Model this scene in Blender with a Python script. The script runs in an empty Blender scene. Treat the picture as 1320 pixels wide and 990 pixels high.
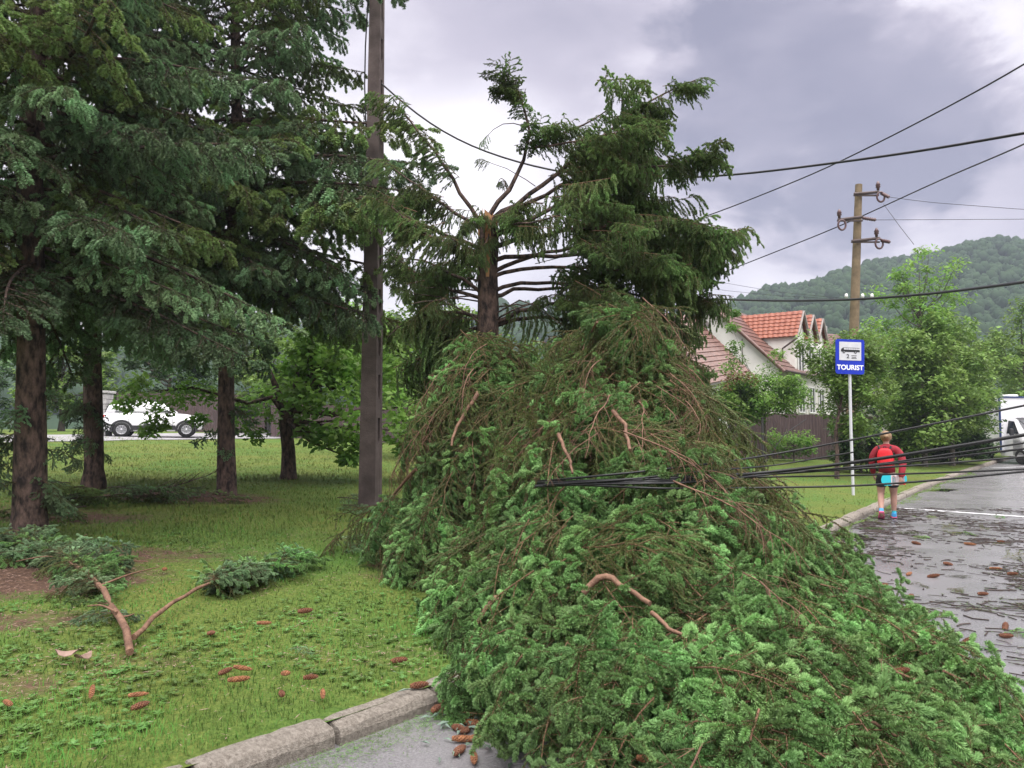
import bpy, math, random
import numpy as np
from mathutils import Vector, Matrix, Euler

# ------------------------------------------------------------------ camera, sky, sun, exposure
SC = bpy.context.scene
COL = SC.collection
CAM_H, TILT, FPX = 1.65, math.atan(55/990), 990.0
cam_d = bpy.data.cameras.new('camera')
cam_d.sensor_width = 36.0; cam_d.lens = 27.0; cam_d.clip_start = 0.05; cam_d.clip_end = 6000
cam = bpy.data.objects.new('camera', cam_d); COL.objects.link(cam)
cam.location = (0, 0, CAM_H); cam.rotation_euler = (math.pi/2+TILT, 0, 0)
SC.camera = cam
SUN_EL, SUN_AZ = math.radians(72), math.radians(165)      # azimuth from +Y, positive to +X
sun_d = bpy.data.lights.new('sun', 'SUN'); sun_d.energy = 1.5; sun_d.angle = math.radians(85)
sun_d.color = (1.0, 0.97, 0.93)
sun = bpy.data.objects.new('sun', sun_d); COL.objects.link(sun)
sdir = Vector((math.sin(SUN_AZ)*math.cos(SUN_EL), math.cos(SUN_AZ)*math.cos(SUN_EL), math.sin(SUN_EL)))
sun.rotation_euler = sdir.to_track_quat('Z', 'Y').to_euler()
SC.view_settings.view_transform = 'Standard'; SC.view_settings.look = 'None'
SC.view_settings.gamma = 1.0; SC.view_settings.exposure = 2.48
SC.cycles.max_bounces = 6; SC.cycles.diffuse_bounces = 3; SC.cycles.glossy_bounces = 3
SC.cycles.transmission_bounces = 4; SC.cycles.transparent_max_bounces = 6; SC.cycles.volume_bounces = 0

def px_dir(px, py):
    u, v = (px-660)/FPX, (495-py)/FPX
    c, s = math.cos(TILT), math.sin(TILT)
    return np.array((u, c-v*s, s+v*c))
def at(px, py, Y):
    d = px_dir(px, py); return np.array((0, 0, CAM_H))+d*(Y/d[1])

world = bpy.data.worlds.new('World'); SC.world = world; world.use_nodes = True
def make_world():
    nt = world.node_tree; N = nt.nodes; L = nt.links; N.clear()
    out = N.new('ShaderNodeOutputWorld'); bg = N.new('ShaderNodeBackground')
    bg.inputs['Strength'].default_value = 0.1
    sky = N.new('ShaderNodeTexSky'); sky.sky_type = 'NISHITA'; sky.sun_disc = False
    sky.sun_elevation = SUN_EL; sky.sun_rotation = SUN_AZ; sky.dust_density = 3
    tc = N.new('ShaderNodeTexCoord')
    def math_(op, a, b=None, c=None, clamp=False):
        m = N.new('ShaderNodeMath'); m.operation = op; m.use_clamp = clamp
        for i, x in enumerate((a, b, c)):
            if x is None: continue
            if hasattr(x, 'is_output'): L.new(x, m.inputs[i])
            else: m.inputs[i].default_value = x
        return m.outputs[0]
    mp = N.new('ShaderNodeMapping'); mp.inputs['Scale'].default_value = (1, 1, 1.9)
    L.new(tc.outputs['Generated'], mp.inputs['Vector'])
    def noise_(scale, detail, rough, dist=0.0):
        n = N.new('ShaderNodeTexNoise'); n.inputs['Scale'].default_value = scale
        n.inputs['Detail'].default_value = detail; n.inputs['Roughness'].default_value = rough
        n.inputs['Distortion'].default_value = dist
        L.new(mp.outputs[0], n.inputs['Vector']); return n.outputs['Fac']
    big = noise_(2.3, 5, .55, .4); fine = noise_(7.0, 6, .6, .3)
    def blob(px, py, rad, soft):
        d = px_dir(px, py); d = d/np.linalg.norm(d)
        dist = N.new('ShaderNodeVectorMath'); dist.operation = 'DISTANCE'
        nrm = N.new('ShaderNodeVectorMath'); nrm.operation = 'NORMALIZE'
        L.new(tc.outputs['Generated'], nrm.inputs[0]); L.new(nrm.outputs[0], dist.inputs[0])
        dist.inputs[1].default_value = tuple(d)
        w = math_('MULTIPLY_ADD', fine, .22, -.11)
        dd = math_('ADD', dist.outputs['Value'], w)
        mr = N.new('ShaderNodeMapRange'); mr.interpolation_type = 'SMOOTHSTEP'
        L.new(dd, mr.inputs[0]); mr.inputs[1].default_value = rad+soft; mr.inputs[2].default_value = max(rad-soft, 0)
        mr.inputs[3].default_value = 0; mr.inputs[4].default_value = 1
        return mr.outputs[0]
    # cloud brightness: overall mottling, the darker bank at upper right, the thin bright patch low behind the tree
    base = math_('MULTIPLY_ADD', big, .70, .35)
    base = math_('ADD', base, math_('MULTIPLY_ADD', fine, .34, -.17))
    dark = math_('MAXIMUM', blob(990, 120, .145, .045), blob(1110, 180, .125, .04))
    dark = math_('MAXIMUM', dark, math_('MULTIPLY', blob(650, 0, .18, .10), .4))
    base = math_('SUBTRACT', base, math_('MULTIPLY', dark, .45))
    bright = math_('MAXIMUM', blob(600, 235, .10, .10), math_('MULTIPLY', blob(120, 330, .35, .3), .55))
    base = math_('ADD', base, math_('MULTIPLY', bright, .42))
    lite = math_('MULTIPLY', blob(1290, 40, .09, .08), .2)
    base = math_('ADD', base, lite)
    ramp = N.new('ShaderNodeValToRGB'); cr = ramp.color_ramp
    cr.elements[0].position = .25; cr.elements[0].color = (.255, .245, .330, 1)
    cr.elements[1].position = 1.0; cr.elements[1].color = (1.05, 1.0, 1.05, 1)
    e = cr.elements.new(.62); e.color = (.52, .48, .565, 1)
    L.new(base, ramp.inputs[0])
    sc = N.new('ShaderNodeMix'); sc.data_type = 'RGBA'; sc.blend_type = 'MULTIPLY'; sc.inputs[0].default_value = 1
    L.new(ramp.outputs[0], sc.inputs[6]); sc.inputs[7].default_value = (2.2, 2.2, 2.2, 1)
    mx = N.new('ShaderNodeMix'); mx.data_type = 'RGBA'; mx.inputs[0].default_value = .96
    L.new(sky.outputs[0], mx.inputs[6]); L.new(sc.outputs[2], mx.inputs[7])
    L.new(mx.outputs[2], bg.inputs['Color']); L.new(bg.outputs[0], out.inputs[0])
make_world()

# ------------------------------------------------------------------ helpers
def nrm(a):
    a = np.asarray(a, float); return a/np.maximum(np.linalg.norm(a, axis=-1, keepdims=True), 1e-9)
class MB:
    """collects arrays of vertices and faces; build() links them as one mesh object"""
    def __init__(s): s.V = []; s.F = []; s.n = 0
    def add(s, V, F, mat=0, tint=0.0, smooth=False):
        V = np.asarray(V, float).reshape(-1, 3); F = np.asarray(F, int)
        if not len(F): return
        t = np.full(len(V), tint, float) if np.isscalar(tint) else np.asarray(tint, float)
        s.V.append((V, t)); s.F.append((F+s.n, mat, smooth)); s.n += len(V)
    def mesh(s, name, mats):
        me = bpy.data.meshes.new(name)
        V = np.concatenate([v for v, _ in s.V]); T = np.concatenate([t for _, t in s.V])
        me.vertices.add(len(V)); me.vertices.foreach_set('co', V.astype(np.float32).ravel())
        idx = np.concatenate([f.ravel() for f, _, _ in s.F]); tot = np.concatenate([np.full(len(f), f.shape[1]) for f, _, _ in s.F])
        me.loops.add(len(idx)); me.loops.foreach_set('vertex_index', idx.astype(np.int32))
        me.polygons.add(len(tot)); st = np.concatenate(([0], np.cumsum(tot)[:-1]))
        me.polygons.foreach_set('loop_start', st.astype(np.int32))
        me.polygons.foreach_set('material_index', np.concatenate([np.full(len(f), m) for f, m, _ in s.F]).astype(np.int32))
        me.polygons.foreach_set('use_smooth', np.concatenate([np.full(len(f), sm) for f, _, sm in s.F]).astype(bool))
        a = me.attributes.new('tint', 'FLOAT', 'POINT'); a.data.foreach_set('value', T.astype(np.float32))
        for m in (mats if isinstance(mats, (list, tuple)) else [mats]): me.materials.append(m)
        me.update(calc_edges=True); me.validate(); return me
    def build(s, name, mats, parent=None, **kw):
        return link(name, s.mesh(name, mats), parent, **kw)
    # --- shapes
    def box(s, c, size, rz=0.0, mat=0, tint=0.0, R=None, bev=0.0, taper=1.0):
        hx, hy, hz = np.array(size)/2
        if bev <= 0:
            V = np.array([(x*(taper if z > 0 else 1), y*(taper if z > 0 else 1), z) for z in (-hz, hz) for x, y in ((-hx, -hy), (hx, -hy), (hx, hy), (-hx, hy))])
            F = [(3, 2, 1, 0), (4, 5, 6, 7), (0, 1, 5, 4), (1, 2, 6, 5), (2, 3, 7, 6), (3, 0, 4, 7)]
            V = s._rot(V, rz, R)+np.array(c); s.add(V, F, mat, tint); return
        b = min(bev, hx*.9, hy*.9, hz*.9)
        rings = []
        for z, k in ((-hz, b), (-hz+b, 0), (hz-b, 0), (hz, b)):
            x, y = hx-k, hy-k; q = b*.7
            rings.append([(-x+q, -y, z), (x-q, -y, z), (x, -y+q, z), (x, y-q, z), (x-q, y, z), (-x+q, y, z), (-x, y-q, z), (-x, -y+q, z)])
        V = s._rot(np.array(rings).reshape(-1, 3), rz, R)+np.array(c)
        F = [(r*8+i, r*8+(i+1) % 8, r*8+8+(i+1) % 8, r*8+8+i) for r in range(3) for i in range(8)]
        s.add(V, F, mat, tint)
        s.add(V[:8], [tuple(range(7, -1, -1))], mat, tint); s.add(V[24:], [tuple(range(8))], mat, tint)
    def _rot(s, V, rz, R):
        if R is not None: return V@np.array(R).T
        if rz: c, q = math.cos(rz), math.sin(rz); return V@np.array([[c, -q, 0], [q, c, 0], [0, 0, 1]]).T
        return V
    def tube(s, P, r, n=6, mat=0, tint=0.0, caps=True, smooth=True, squash=1.0):
        P = np.asarray(P, float); k = len(P); r = np.broadcast_to(np.asarray(r, float), (k,))
        T = nrm(np.gradient(P, axis=0)); ref = np.array((0.31, 0.17, 1.0)) if abs(T[0][2]) < .8*np.linalg.norm(T[0]) else np.array((0, 1.0, .1))
        U = nrm(np.cross(T, ref)); W = np.cross(T, U)
        a = np.arange(n)*2*math.pi/n
        V = P[:, None]+r[:, None, None]*(np.cos(a)[None, :, None]*U[:, None]+np.sin(a)[None, :, None]*W[:, None]*squash)
        i = np.arange(k-1)[:, None]*n; j = np.arange(n)[None]; j2 = (j+1) % n
        F = np.stack([i+j, i+j2, i+n+j2, i+n+j], -1).reshape(-1, 4)
        s.add(V.reshape(-1, 3), F, mat, tint, smooth)
        if caps:
            s.add(V[0], [tuple(range(n-1, -1, -1))], mat, tint); s.add(V[-1], [tuple(range(n))], mat, tint)
    def quad(s, a, b, c, d, mat=0, tint=0.0): s.add([a, b, c, d], [(0, 1, 2, 3)], mat, tint)
    def prism(s, poly, h, M=None, mat=0, tint=0.0):
        """polygon in XY extruded from z=0 to h, then transformed by 4x4 M"""
        P = np.asarray(poly, float); n = len(P)
        V = np.concatenate([np.c_[P, np.zeros(n)], np.c_[P, np.full(n, h)]])
        if M is not None: M = np.array(M); V = V@M[:3, :3].T+M[:3, 3]
        s.add(V, [(i, (i+1) % n, n+(i+1) % n, n+i) for i in range(n)], mat, tint)
        s.add(V[:n], [tuple(range(n-1, -1, -1))], mat, tint); s.add(V[n:], [tuple(range(n))], mat, tint)
    def lathe(s, prof, n=12, M=None, mat=0, tint=0.0, smooth=True):
        prof = np.asarray(prof, float); a = np.arange(n)*2*math.pi/n
        V = np.stack([prof[:, 0, None]*np.cos(a), prof[:, 0, None]*np.sin(a), np.repeat(prof[:, 1, None], n, 1)], -1).reshape(-1, 3)
        if M is not None: M = np.array(M); V = V@M[:3, :3].T+M[:3, 3]
        k = len(prof); i = np.arange(k-1)[:, None]*n; j = np.arange(n)[None]; j2 = (j+1) % n
        s.add(V, np.stack([i+j, i+j2, i+n+j2, i+n+j], -1).reshape(-1, 4), mat, tint, smooth)

def link(name, data, parent=None, label=None, cat=None, group=None, kind=None, loc=None, rot=None, scl=None):
    o = bpy.data.objects.new(name, data); COL.objects.link(o)
    if parent is not None: o.parent = parent
    return tag(o, label, cat, group, kind, loc, rot, scl)
def tag(o, label=None, cat=None, group=None, kind=None, loc=None, rot=None, scl=None):
    if label: o['label'] = label
    if cat: o['category'] = cat
    if group: o['group'] = group
    if kind: o['kind'] = kind
    if loc is not None: o.location = tuple(loc)
    if rot is not None: o.rotation_euler = rot
    if scl is not None: o.scale = (scl,)*3 if np.isscalar(scl) else scl
    return o
def empty(name, loc, label=None, cat=None, group=None, rz=0.0, kind=None, parent=None):
    o = bpy.data.objects.new(name, None); COL.objects.link(o); o.empty_display_size = .2
    if parent: o.parent = parent
    return tag(o, label, cat, group, kind, loc, (0, 0, rz))
def dup(o, parent=None, **kw):
    c = o.copy(); COL.objects.link(c)
    for k in ('label', 'category', 'group'):
        if k in c.keys() and parent is not None: del c[k]
    if parent is not None: c.parent = parent
    return tag(c, **kw)
def dup_tree(o, **kw):
    c = o.copy(); COL.objects.link(c)
    for ch in list(o.children):
        q = ch.copy(); COL.objects.link(q); q.parent = c
        for g in ch.children:
            d = g.copy(); COL.objects.link(d); d.parent = q
    return tag(c, **kw)
def euler_from_axes(X, Z):
    """euler of a frame whose local x follows X and local z is as near Z as it can be"""
    X = Vector(X).normalized(); Y = Vector(Z).cross(X)
    if Y.length < 1e-4: Y = Vector((0, 1, 0.01)).cross(X)
    Y.normalize(); Zz = X.cross(Y)
    return Matrix((X, Y, Zz)).transposed().to_euler()

# ------------------------------------------------------------------ materials
def new_mat(name):
    m = bpy.data.materials.new(name); m.use_nodes = True
    nt = m.node_tree; return m, nt.nodes, nt.links, nt.nodes['Principled BSDF']
def rgb4(c): return (c[0], c[1], c[2], 1)
def surf(name, c, rough=.7, c2=None, scale=8.0, bump=0.0, bscale=None, metal=0.0, spec=.4, detail=6, stretch=None, coat=0.0, lo=.35, hi=.65):
    m, N, L, B = new_mat(name)
    B.inputs['Roughness'].default_value = rough; B.inputs['Metallic'].default_value = metal
    B.inputs['Specular IOR Level'].default_value = spec; B.inputs['Coat Weight'].default_value = coat
    B.inputs['Base Color'].default_value = rgb4(c)
    if c2 is None and not bump: return m
    tc = N.new('ShaderNodeTexCoord'); vec = tc.outputs['Object']
    if stretch:
        mp = N.new('ShaderNodeMapping'); mp.inputs['Scale'].default_value = stretch; L.new(vec, mp.inputs[0]); vec = mp.outputs[0]
    def nz(sc):
        n = N.new('ShaderNodeTexNoise'); n.inputs['Scale'].default_value = sc; n.inputs['Detail'].default_value = detail
        n.inputs['Roughness'].default_value = .62; L.new(vec, n.inputs['Vector']); return n.outputs['Fac']
    if c2 is not None:
        r = N.new('ShaderNodeValToRGB'); r.color_ramp.elements[0].position = lo; r.color_ramp.elements[1].position = hi
        r.color_ramp.elements[0].color = rgb4(c); r.color_ramp.elements[1].color = rgb4(c2)
        L.new(nz(scale), r.inputs[0]); L.new(r.outputs[0], B.inputs['Base Color'])
    if bump:
        b = N.new('ShaderNodeBump'); b.inputs['Strength'].default_value = bump; b.inputs['Distance'].default_value = .02
        L.new(nz(bscale or scale*4), b.inputs['Height']); L.new(b.outputs[0], B.inputs['Normal'])
    return m
def foliage(name, old, new, rough=.5, trans=.25, vary=.35, hue=.02, spec=.35, upn=0.0):
    """leaf or needle colour: 'tint' (0 old growth .. 1 fresh) mixes the two, each object a little different"""
    m, N, L, B = new_mat(name); out = N['Material Output']
    at_ = N.new('ShaderNodeAttribute'); at_.attribute_name = 'tint'
    mx = N.new('ShaderNodeMix'); mx.data_type = 'RGBA'; L.new(at_.outputs['Fac'], mx.inputs[0])
    mx.inputs[6].default_value = rgb4(old); mx.inputs[7].default_value = rgb4(new)
    geo = N.new('ShaderNodeNewGeometry'); oi = N.new('ShaderNodeObjectInfo')
    hs = N.new('ShaderNodeHueSaturation')
    mr = N.new('ShaderNodeMapRange'); L.new(oi.outputs['Random'], mr.inputs[0])
    mr.inputs[3].default_value = 1-vary; mr.inputs[4].default_value = 1+vary
    n = N.new('ShaderNodeTexNoise'); n.inputs['Scale'].default_value = 2.2; n.inputs['Detail'].default_value = 3
    L.new(geo.outputs['Position'], n.inputs['Vector'])
    mr2 = N.new('ShaderNodeMapRange'); L.new(n.outputs['Fac'], mr2.inputs[0]); mr2.inputs[1].default_value = .3; mr2.inputs[2].default_value = .7
    mr2.inputs[3].default_value = .7; mr2.inputs[4].default_value = 1.35
    mm = N.new('ShaderNodeMath'); mm.operation = 'MULTIPLY'; L.new(mr.outputs[0], mm.inputs[0]); L.new(mr2.outputs[0], mm.inputs[1])
    L.new(mm.outputs[0], hs.inputs['Value'])
    mr3 = N.new('ShaderNodeMapRange'); L.new(n.outputs['Fac'], mr3.inputs[0]); mr3.inputs[1].default_value = .3; mr3.inputs[2].default_value = .7
    mr3.inputs[3].default_value = .5-hue; mr3.inputs[4].default_value = .5+hue
    L.new(mr3.outputs[0], hs.inputs['Hue']); L.new(mx.outputs[2], hs.inputs['Color'])
    L.new(hs.outputs[0], B.inputs['Base Color']); B.inputs['Roughness'].default_value = rough
    B.inputs['Specular IOR Level'].default_value = spec
    if upn:                                   # short blades: soft, mostly upward normals, as a lawn reads from afar
        vm = N.new('ShaderNodeMix'); vm.data_type = 'VECTOR'; vm.inputs[0].default_value = upn; L.new(geo.outputs['Normal'], vm.inputs[4]); vm.inputs[5].default_value = (0, 0, 1)
        vn = N.new('ShaderNodeVectorMath'); vn.operation = 'NORMALIZE'; L.new(vm.outputs[1], vn.inputs[0]); L.new(vn.outputs[0], B.inputs['Normal'])
    if trans:
        t = N.new('ShaderNodeBsdfTranslucent'); L.new(hs.outputs[0], t.inputs['Color'])
        ms = N.new('ShaderNodeMixShader'); ms.inputs[0].default_value = trans
        L.new(B.outputs[0], ms.inputs[1]); L.new(t.outputs[0], ms.inputs[2]); L.new(ms.outputs[0], out.inputs[0])
    return m

M = {}
M['needle_green'] = foliage('needle_green', (.056, .078, .018), (.205, .370, .125), trans=.22, vary=.35, hue=.018)
M['needle_olive'] = foliage('needle_olive', (.092, .098, .032), (.165, .25, .075), trans=.3, vary=.3, hue=.03)
M['needle_blue'] = foliage('needle_blue', (.060, .076, .030), (.225, .350, .180), trans=.25, vary=.45, hue=.03)
M['needle_spruce'] = foliage('needle_spruce', (.085, .088, .030), (.195, .290, .095), trans=.3, vary=.4, hue=.025)
M['needle_norway'] = foliage('needle_norway', (.085, .112, .038), (.195, .310, .105), trans=.45, vary=.4, hue=.02)
M['leaf_mid'] = foliage('leaf_mid', (.070, .125, .026), (.225, .350, .080), trans=.4, vary=.12, hue=.015)
M['leaf_light'] = foliage('leaf_light', (.100, .195, .035), (.240, .410, .085), trans=.45, vary=.12, hue=.015)
M['leaf_dark'] = foliage('leaf_dark', (.024, .055, .016), (.080, .150, .040), trans=.3, vary=.12, hue=.015)
M['leaf_brown'] = foliage('leaf_brown', (.10, .05, .025), (.19, .10, .05), trans=.3, vary=.1)
M['hill_leaf'] = foliage('hill_leaf', (.016, .034, .016), (.040, .070, .028), trans=0, vary=.1, rough=.9, spec=.1)
M['grass'] = foliage('grass', (.150, .178, .046), (.072, .168, .030), trans=.2, vary=.0, hue=.02, spec=.08, upn=.72)
M['clover'] = foliage('clover', (.075, .150, .035), (.13, .24, .06), trans=.3, vary=.0)
M['bark'] = surf('bark', (.016, .011, .010), .9, (.150, .098, .078), 16, 1.0, 34, stretch=(1, 1, .45), lo=.38, hi=.66)
M['bark_grey'] = surf('bark_grey', (.05, .042, .033), .9, (.13, .11, .09), 9, .8, 26, stretch=(1, 1, .35))
M['debris'] = surf('debris', (.018, .012, .011), .8, (.050, .030, .024), 14)
M['twig'] = surf('twig', (.095, .050, .030), .8, (.20, .105, .062), 14)
M['limb_red'] = surf('limb_red', (.10, .050, .032), .75, (.225, .125, .080), 16, .5, 50)
M['splinter'] = surf('splinter', (.22, .10, .04), .8, (.40, .23, .11), 14, .4, 60, stretch=(1, 1, .2))
M['cone'] = surf('cone', (.12, .048, .022), .7, (.34, .150, .070), 45)
M['cone_dark'] = surf('cone_dark', (.085, .032, .018), .7, (.20, .080, .040), 45)
M['kerb'] = surf('kerb', (.17, .145, .12), .95, (.32, .285, .245), 40, 1.0, 110)
M['pole'] = surf('pole', (.062, .046, .043), .9, (.125, .096, .090), 3, .5, 40)
M['pole_brown'] = surf('pole_brown', (.13, .098, .060), .9, (.22, .165, .10), 4, .5, 40)
M['steel'] = surf('steel', (.05, .038, .035), .6, (.09, .06, .055), 20)
M['porcelain'] = surf('porcelain', (.09, .045, .045), .3, spec=.6)
M['cable'] = surf('cable', (.012, .012, .013), .45)
M['plaster'] = surf('plaster', (.68, .66, .61), .9, (.80, .78, .73), 1.1, .15, 30)
M['trim_white'] = surf('trim_white', (.72, .72, .70), .5)
M['glass'] = surf('glass', (.02, .024, .03), .12, spec=.4)
M['slate_red'] = surf('slate_red', (.100, .048, .038), .40, (.165, .080, .062), 5, .2, 30, spec=.6)
M['tile_orange'] = surf('tile_orange', (.20, .060, .036), .6, (.30, .100, .058), 4, .3, 30)
M['roof_grey'] = surf('roof_grey', (.22, .19, .18), .6, (.30, .26, .24), 4)
M['fence'] = surf('fence', (.060, .040, .042), .8, (.105, .072, .072), 3, .3, 40, stretch=(6, 6, .6))
M['fence_pale'] = surf('fence_pale', (.26, .22, .19), .8, (.34, .30, .26), 3)
M['post_dark'] = surf('post_dark', (.03, .028, .028), .6)
M['sign_blue'] = surf('sign_blue', (.003, .022, .36), .45, (.004, .028, .42), 3)
M['white_paint'] = surf('white_paint', (.50, .51, .55), .5, (.58, .58, .60), 8)
M['black'] = surf('black', (.012, .012, .014), .5)
M['lettering'] = surf('lettering', (.80, .82, .86), .5)
M['skin'] = surf('skin', (.38, .215, .165), .55, (.43, .25, .19), 20)
M['hair'] = surf('hair', (.17, .105, .055), .5, (.28, .18, .095), 60)
M['jacket'] = surf('jacket', (.21, .010, .020), .8, (.27, .014, .026), 14, .3, 60)
M['bag_red'] = surf('bag_red', (.62, .012, .022), .6, (.70, .02, .03), 10)
M['shorts'] = surf('shorts', (.012, .012, .018), .8)
M['teal'] = surf('teal', (.02, .44, .52), .45)
M['deck_white'] = surf('deck_white', (.70, .62, .62), .5)
M['shoe_blue'] = surf('shoe_blue', (.05, .28, .55), .6)
M['shoe_pink'] = surf('shoe_pink', (.75, .14, .28), .6)
M['car_white'] = surf('car_white', (.74, .74, .76), .25, coat=.5, spec=.5)
M['plastic'] = surf('plastic', (.022, .022, .024), .55)
M['tyre'] = surf('tyre', (.016, .016, .016), .85)
M['alloy'] = surf('alloy', (.42, .42, .44), .35, metal=.6)
M['lamp_red'] = surf('lamp_red', (.35, .02, .02), .2)
M['lamp_clear'] = surf('lamp_clear', (.55, .56, .58), .15, spec=.7)
M['navy'] = surf('navy', (.02, .04, .13), .4)
M['stone_pillar'] = surf('stone_pillar', (.28, .27, .26), .9, (.42, .41, .40), 6, .5, 30)
M['litter_leaf'] = surf('litter_leaf', (.20, .125, .10), .7, (.30, .20, .16), 20)
M['litter_pale'] = foliage('litter_pale', (.10, .15, .11), (.17, .23, .18), trans=.2, vary=.15)
M['paint_line'] = surf('paint_line', (.62, .62, .64), .6, (.75, .75, .76), 9)

def mat_asphalt():
    m, N, L, B = new_mat('asphalt'); geo = N.new('ShaderNodeNewGeometry')
    def nz(sc, det, rough=.6):
        n = N.new('ShaderNodeTexNoise'); n.inputs['Scale'].default_value = sc; n.inputs['Detail'].default_value = det
        n.inputs['Roughness'].default_value = rough; L.new(geo.outputs['Position'], n.inputs['Vector']); return n.outputs['Fac']
    def ramp(f, p0, c0, p1, c1):
        r = N.new('ShaderNodeValToRGB'); e = r.color_ramp.elements
        e[0].position, e[1].position = p0, p1; e[0].color, e[1].color = rgb4(c0), rgb4(c1); L.new(f, r.inputs[0]); return r.outputs[0]
    fine = ramp(nz(75, 5, .85), .35, (.100, .096, .100), .7, (.275, .266, .275))
    wet = nz(.9, 5)
    patch = ramp(wet, .3, (.86, .86, .87), .7, (1.1, 1.08, 1.1))
    mx = N.new('ShaderNodeMix'); mx.data_type = 'RGBA'; mx.blend_type = 'MULTIPLY'; mx.inputs[0].default_value = 1
    L.new(fine, mx.inputs[6]); L.new(patch, mx.inputs[7]); L.new(mx.outputs[2], B.inputs['Base Color'])
    mr = N.new('ShaderNodeMapRange'); L.new(wet, mr.inputs[0]); mr.inputs[1].default_value = .35; mr.inputs[2].default_value = .65
    mr.inputs[3].default_value = .22; mr.inputs[4].default_value = .32; L.new(mr.outputs[0], B.inputs['Roughness'])
    B.inputs['Specular IOR Level'].default_value = .9
    b = N.new('ShaderNodeBump'); b.inputs['Strength'].default_value = .4; b.inputs['Distance'].default_value = .004
    L.new(nz(90, 4, .75), b.inputs['Height']); L.new(b.outputs[0], B.inputs['Normal']); return m
M['asphalt'] = mat_asphalt()
def mat_puddle():
    m, N, L, B = new_mat('puddle'); B.inputs['Base Color'].default_value = (.02, .018, .016, 1)
    B.inputs['Roughness'].default_value = .04; B.inputs['Specular IOR Level'].default_value = .5; return m
M['puddle'] = mat_puddle()
# ------------------------------------------------------------------ ground, road, kerb
E0 = np.array((.588, .809)); N0 = np.array((-.809, .588))           # along the kerb, and from the road onto the lawn
_kp = np.array([(-4.6, .3), (-1.6, 3.44), (-.49, 4.59), (1.5, 7.35), (4.04, 10.8), (10.6, 20.2), (19.7, 32.2), (29, 44), (60, 85), (110, 150)])
def _smooth(P, it=3):
    for _ in range(it):
        Q = [P[0]]
        for a, b in zip(P[:-1], P[1:]): Q += [a*.75+b*.25, a*.25+b*.75]
        P = np.array(Q+[P[-1]])
    return P
_ks = _smooth(_kp); KT, KN = _ks@E0, _ks@N0
def kn(t): return np.interp(t, KT, KN)
def to_ts(x, y):
    x, y = np.asarray(x, float), np.asarray(y, float)
    t = x*E0[0]+y*E0[1]; return t, x*N0[0]+y*N0[1]-kn(t)
def to_xy(t, s):
    t = np.asarray(t, float); n = kn(t)+s
    return t*E0[0]+n*N0[0], t*E0[1]+n*N0[1]
def wave(x, y): return .5*np.sin(x*1.3+.7*np.sin(y*.9))*np.cos(y*1.1+.5)+.5*np.sin(x*.47-y*.61+1.1)
def gz(x, y):
    t, s = to_ts(x, y)
    z = .115+.04*np.clip(s, 0, 32)+.035*wave(x, y)*np.clip(s/1.5, 0, 1)
    return np.where(s > .0, z, 0.0)
def pix(px, py):
    """the ground point seen at a picture position"""
    d = px_dir(px, py); d = d/d[1]
    Y = np.linspace(2, 90, 8000); P = np.array((0, 0, CAM_H))+Y[:, None]*d
    i = np.argmax(P[:, 2] <= gz(P[:, 0], P[:, 1])); p = P[i]; return np.array((p[0], p[1], float(gz(p[0], p[1]))))

def mound_h(x, y):
    """height of the fallen treetop's heap above the ground"""
    def cone(cx, cy, rx0, rx1, ry0, ry1, h, p):
        dx, dy = x-cx, y-cy; r = np.sqrt((dx/np.where(dx < 0, rx0, rx1))**2+(dy/np.where(dy < 0, ry0, ry1))**2); return h*np.clip(1.06-np.sqrt(r*r+.06), 0, 1)**p
    def dome(cx, cy, rx, ry, h): return h*np.sqrt(np.clip(1-((x-cx)/rx)**2-((y-cy)/ry)**2, 0, 1))
    a = cone(.88, 7.4, 1.45, 2.25, 3.7, 3.0, 2.95, 1.18); b = cone(-.34, 8.9, 1.25, 2.2, 2.2, 2.2, 2.85, 1.05)
    c = dome(1.22, 4.8, 1.46, 2.0, .50); d = dome(1.75, 7.0, .85, 2.4, .38); e = dome(.42, 7.2, .62, 2.2, .8)
    h = (a**3+b**3+c**3+d**3+e**3)**(1/3)
    return h*(1+.12*np.sin(2.3*x+1.1*y)*np.sin(1.7*y-.8*x))
def mound(x, y): return gz(x, y)+mound_h(x, y)

DIRT = []                                             # (x, y, radius along x, radius along y, strength)
def dirt_at(px, py, rx, ry, k=1.0): p = pix(px, py); DIRT.append((p[0], p[1], rx, ry, k))
dirt_at(30, 745, 1.15, .75, 1.1); dirt_at(150, 715, 1.0, .55, .75); dirt_at(245, 640, 1.5, .75, 1.1); dirt_at(20, 800, .6, .35, .7); dirt_at(70, 665, 1.6, .8, .8)
dirt_at(515, 845, .3, .35, .5); dirt_at(330, 760, .5, .3, .4); dirt_at(440, 745, .5, .4, .38); dirt_at(120, 870, .4, .2, .35); dirt_at(400, 850, .3, .25, .4); dirt_at(560, 640, .8, .6, .4); dirt_at(400, 625, 1.2, .6, .35); dirt_at(25, 885, .28, .2, .7); dirt_at(430, 690, .8, .5, .35); dirt_at(300, 640, .9, .5, .7); dirt_at(320, 608, 1.0, .5, .4)
dirt_at(165, 850, .5, .18, .45); dirt_at(230, 715, .9, .5, .55); dirt_at(60, 850, .3, .2, .4); dirt_at(400, 800, .35, .25, .3); dirt_at(520, 700, .6, .6, .5)
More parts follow.
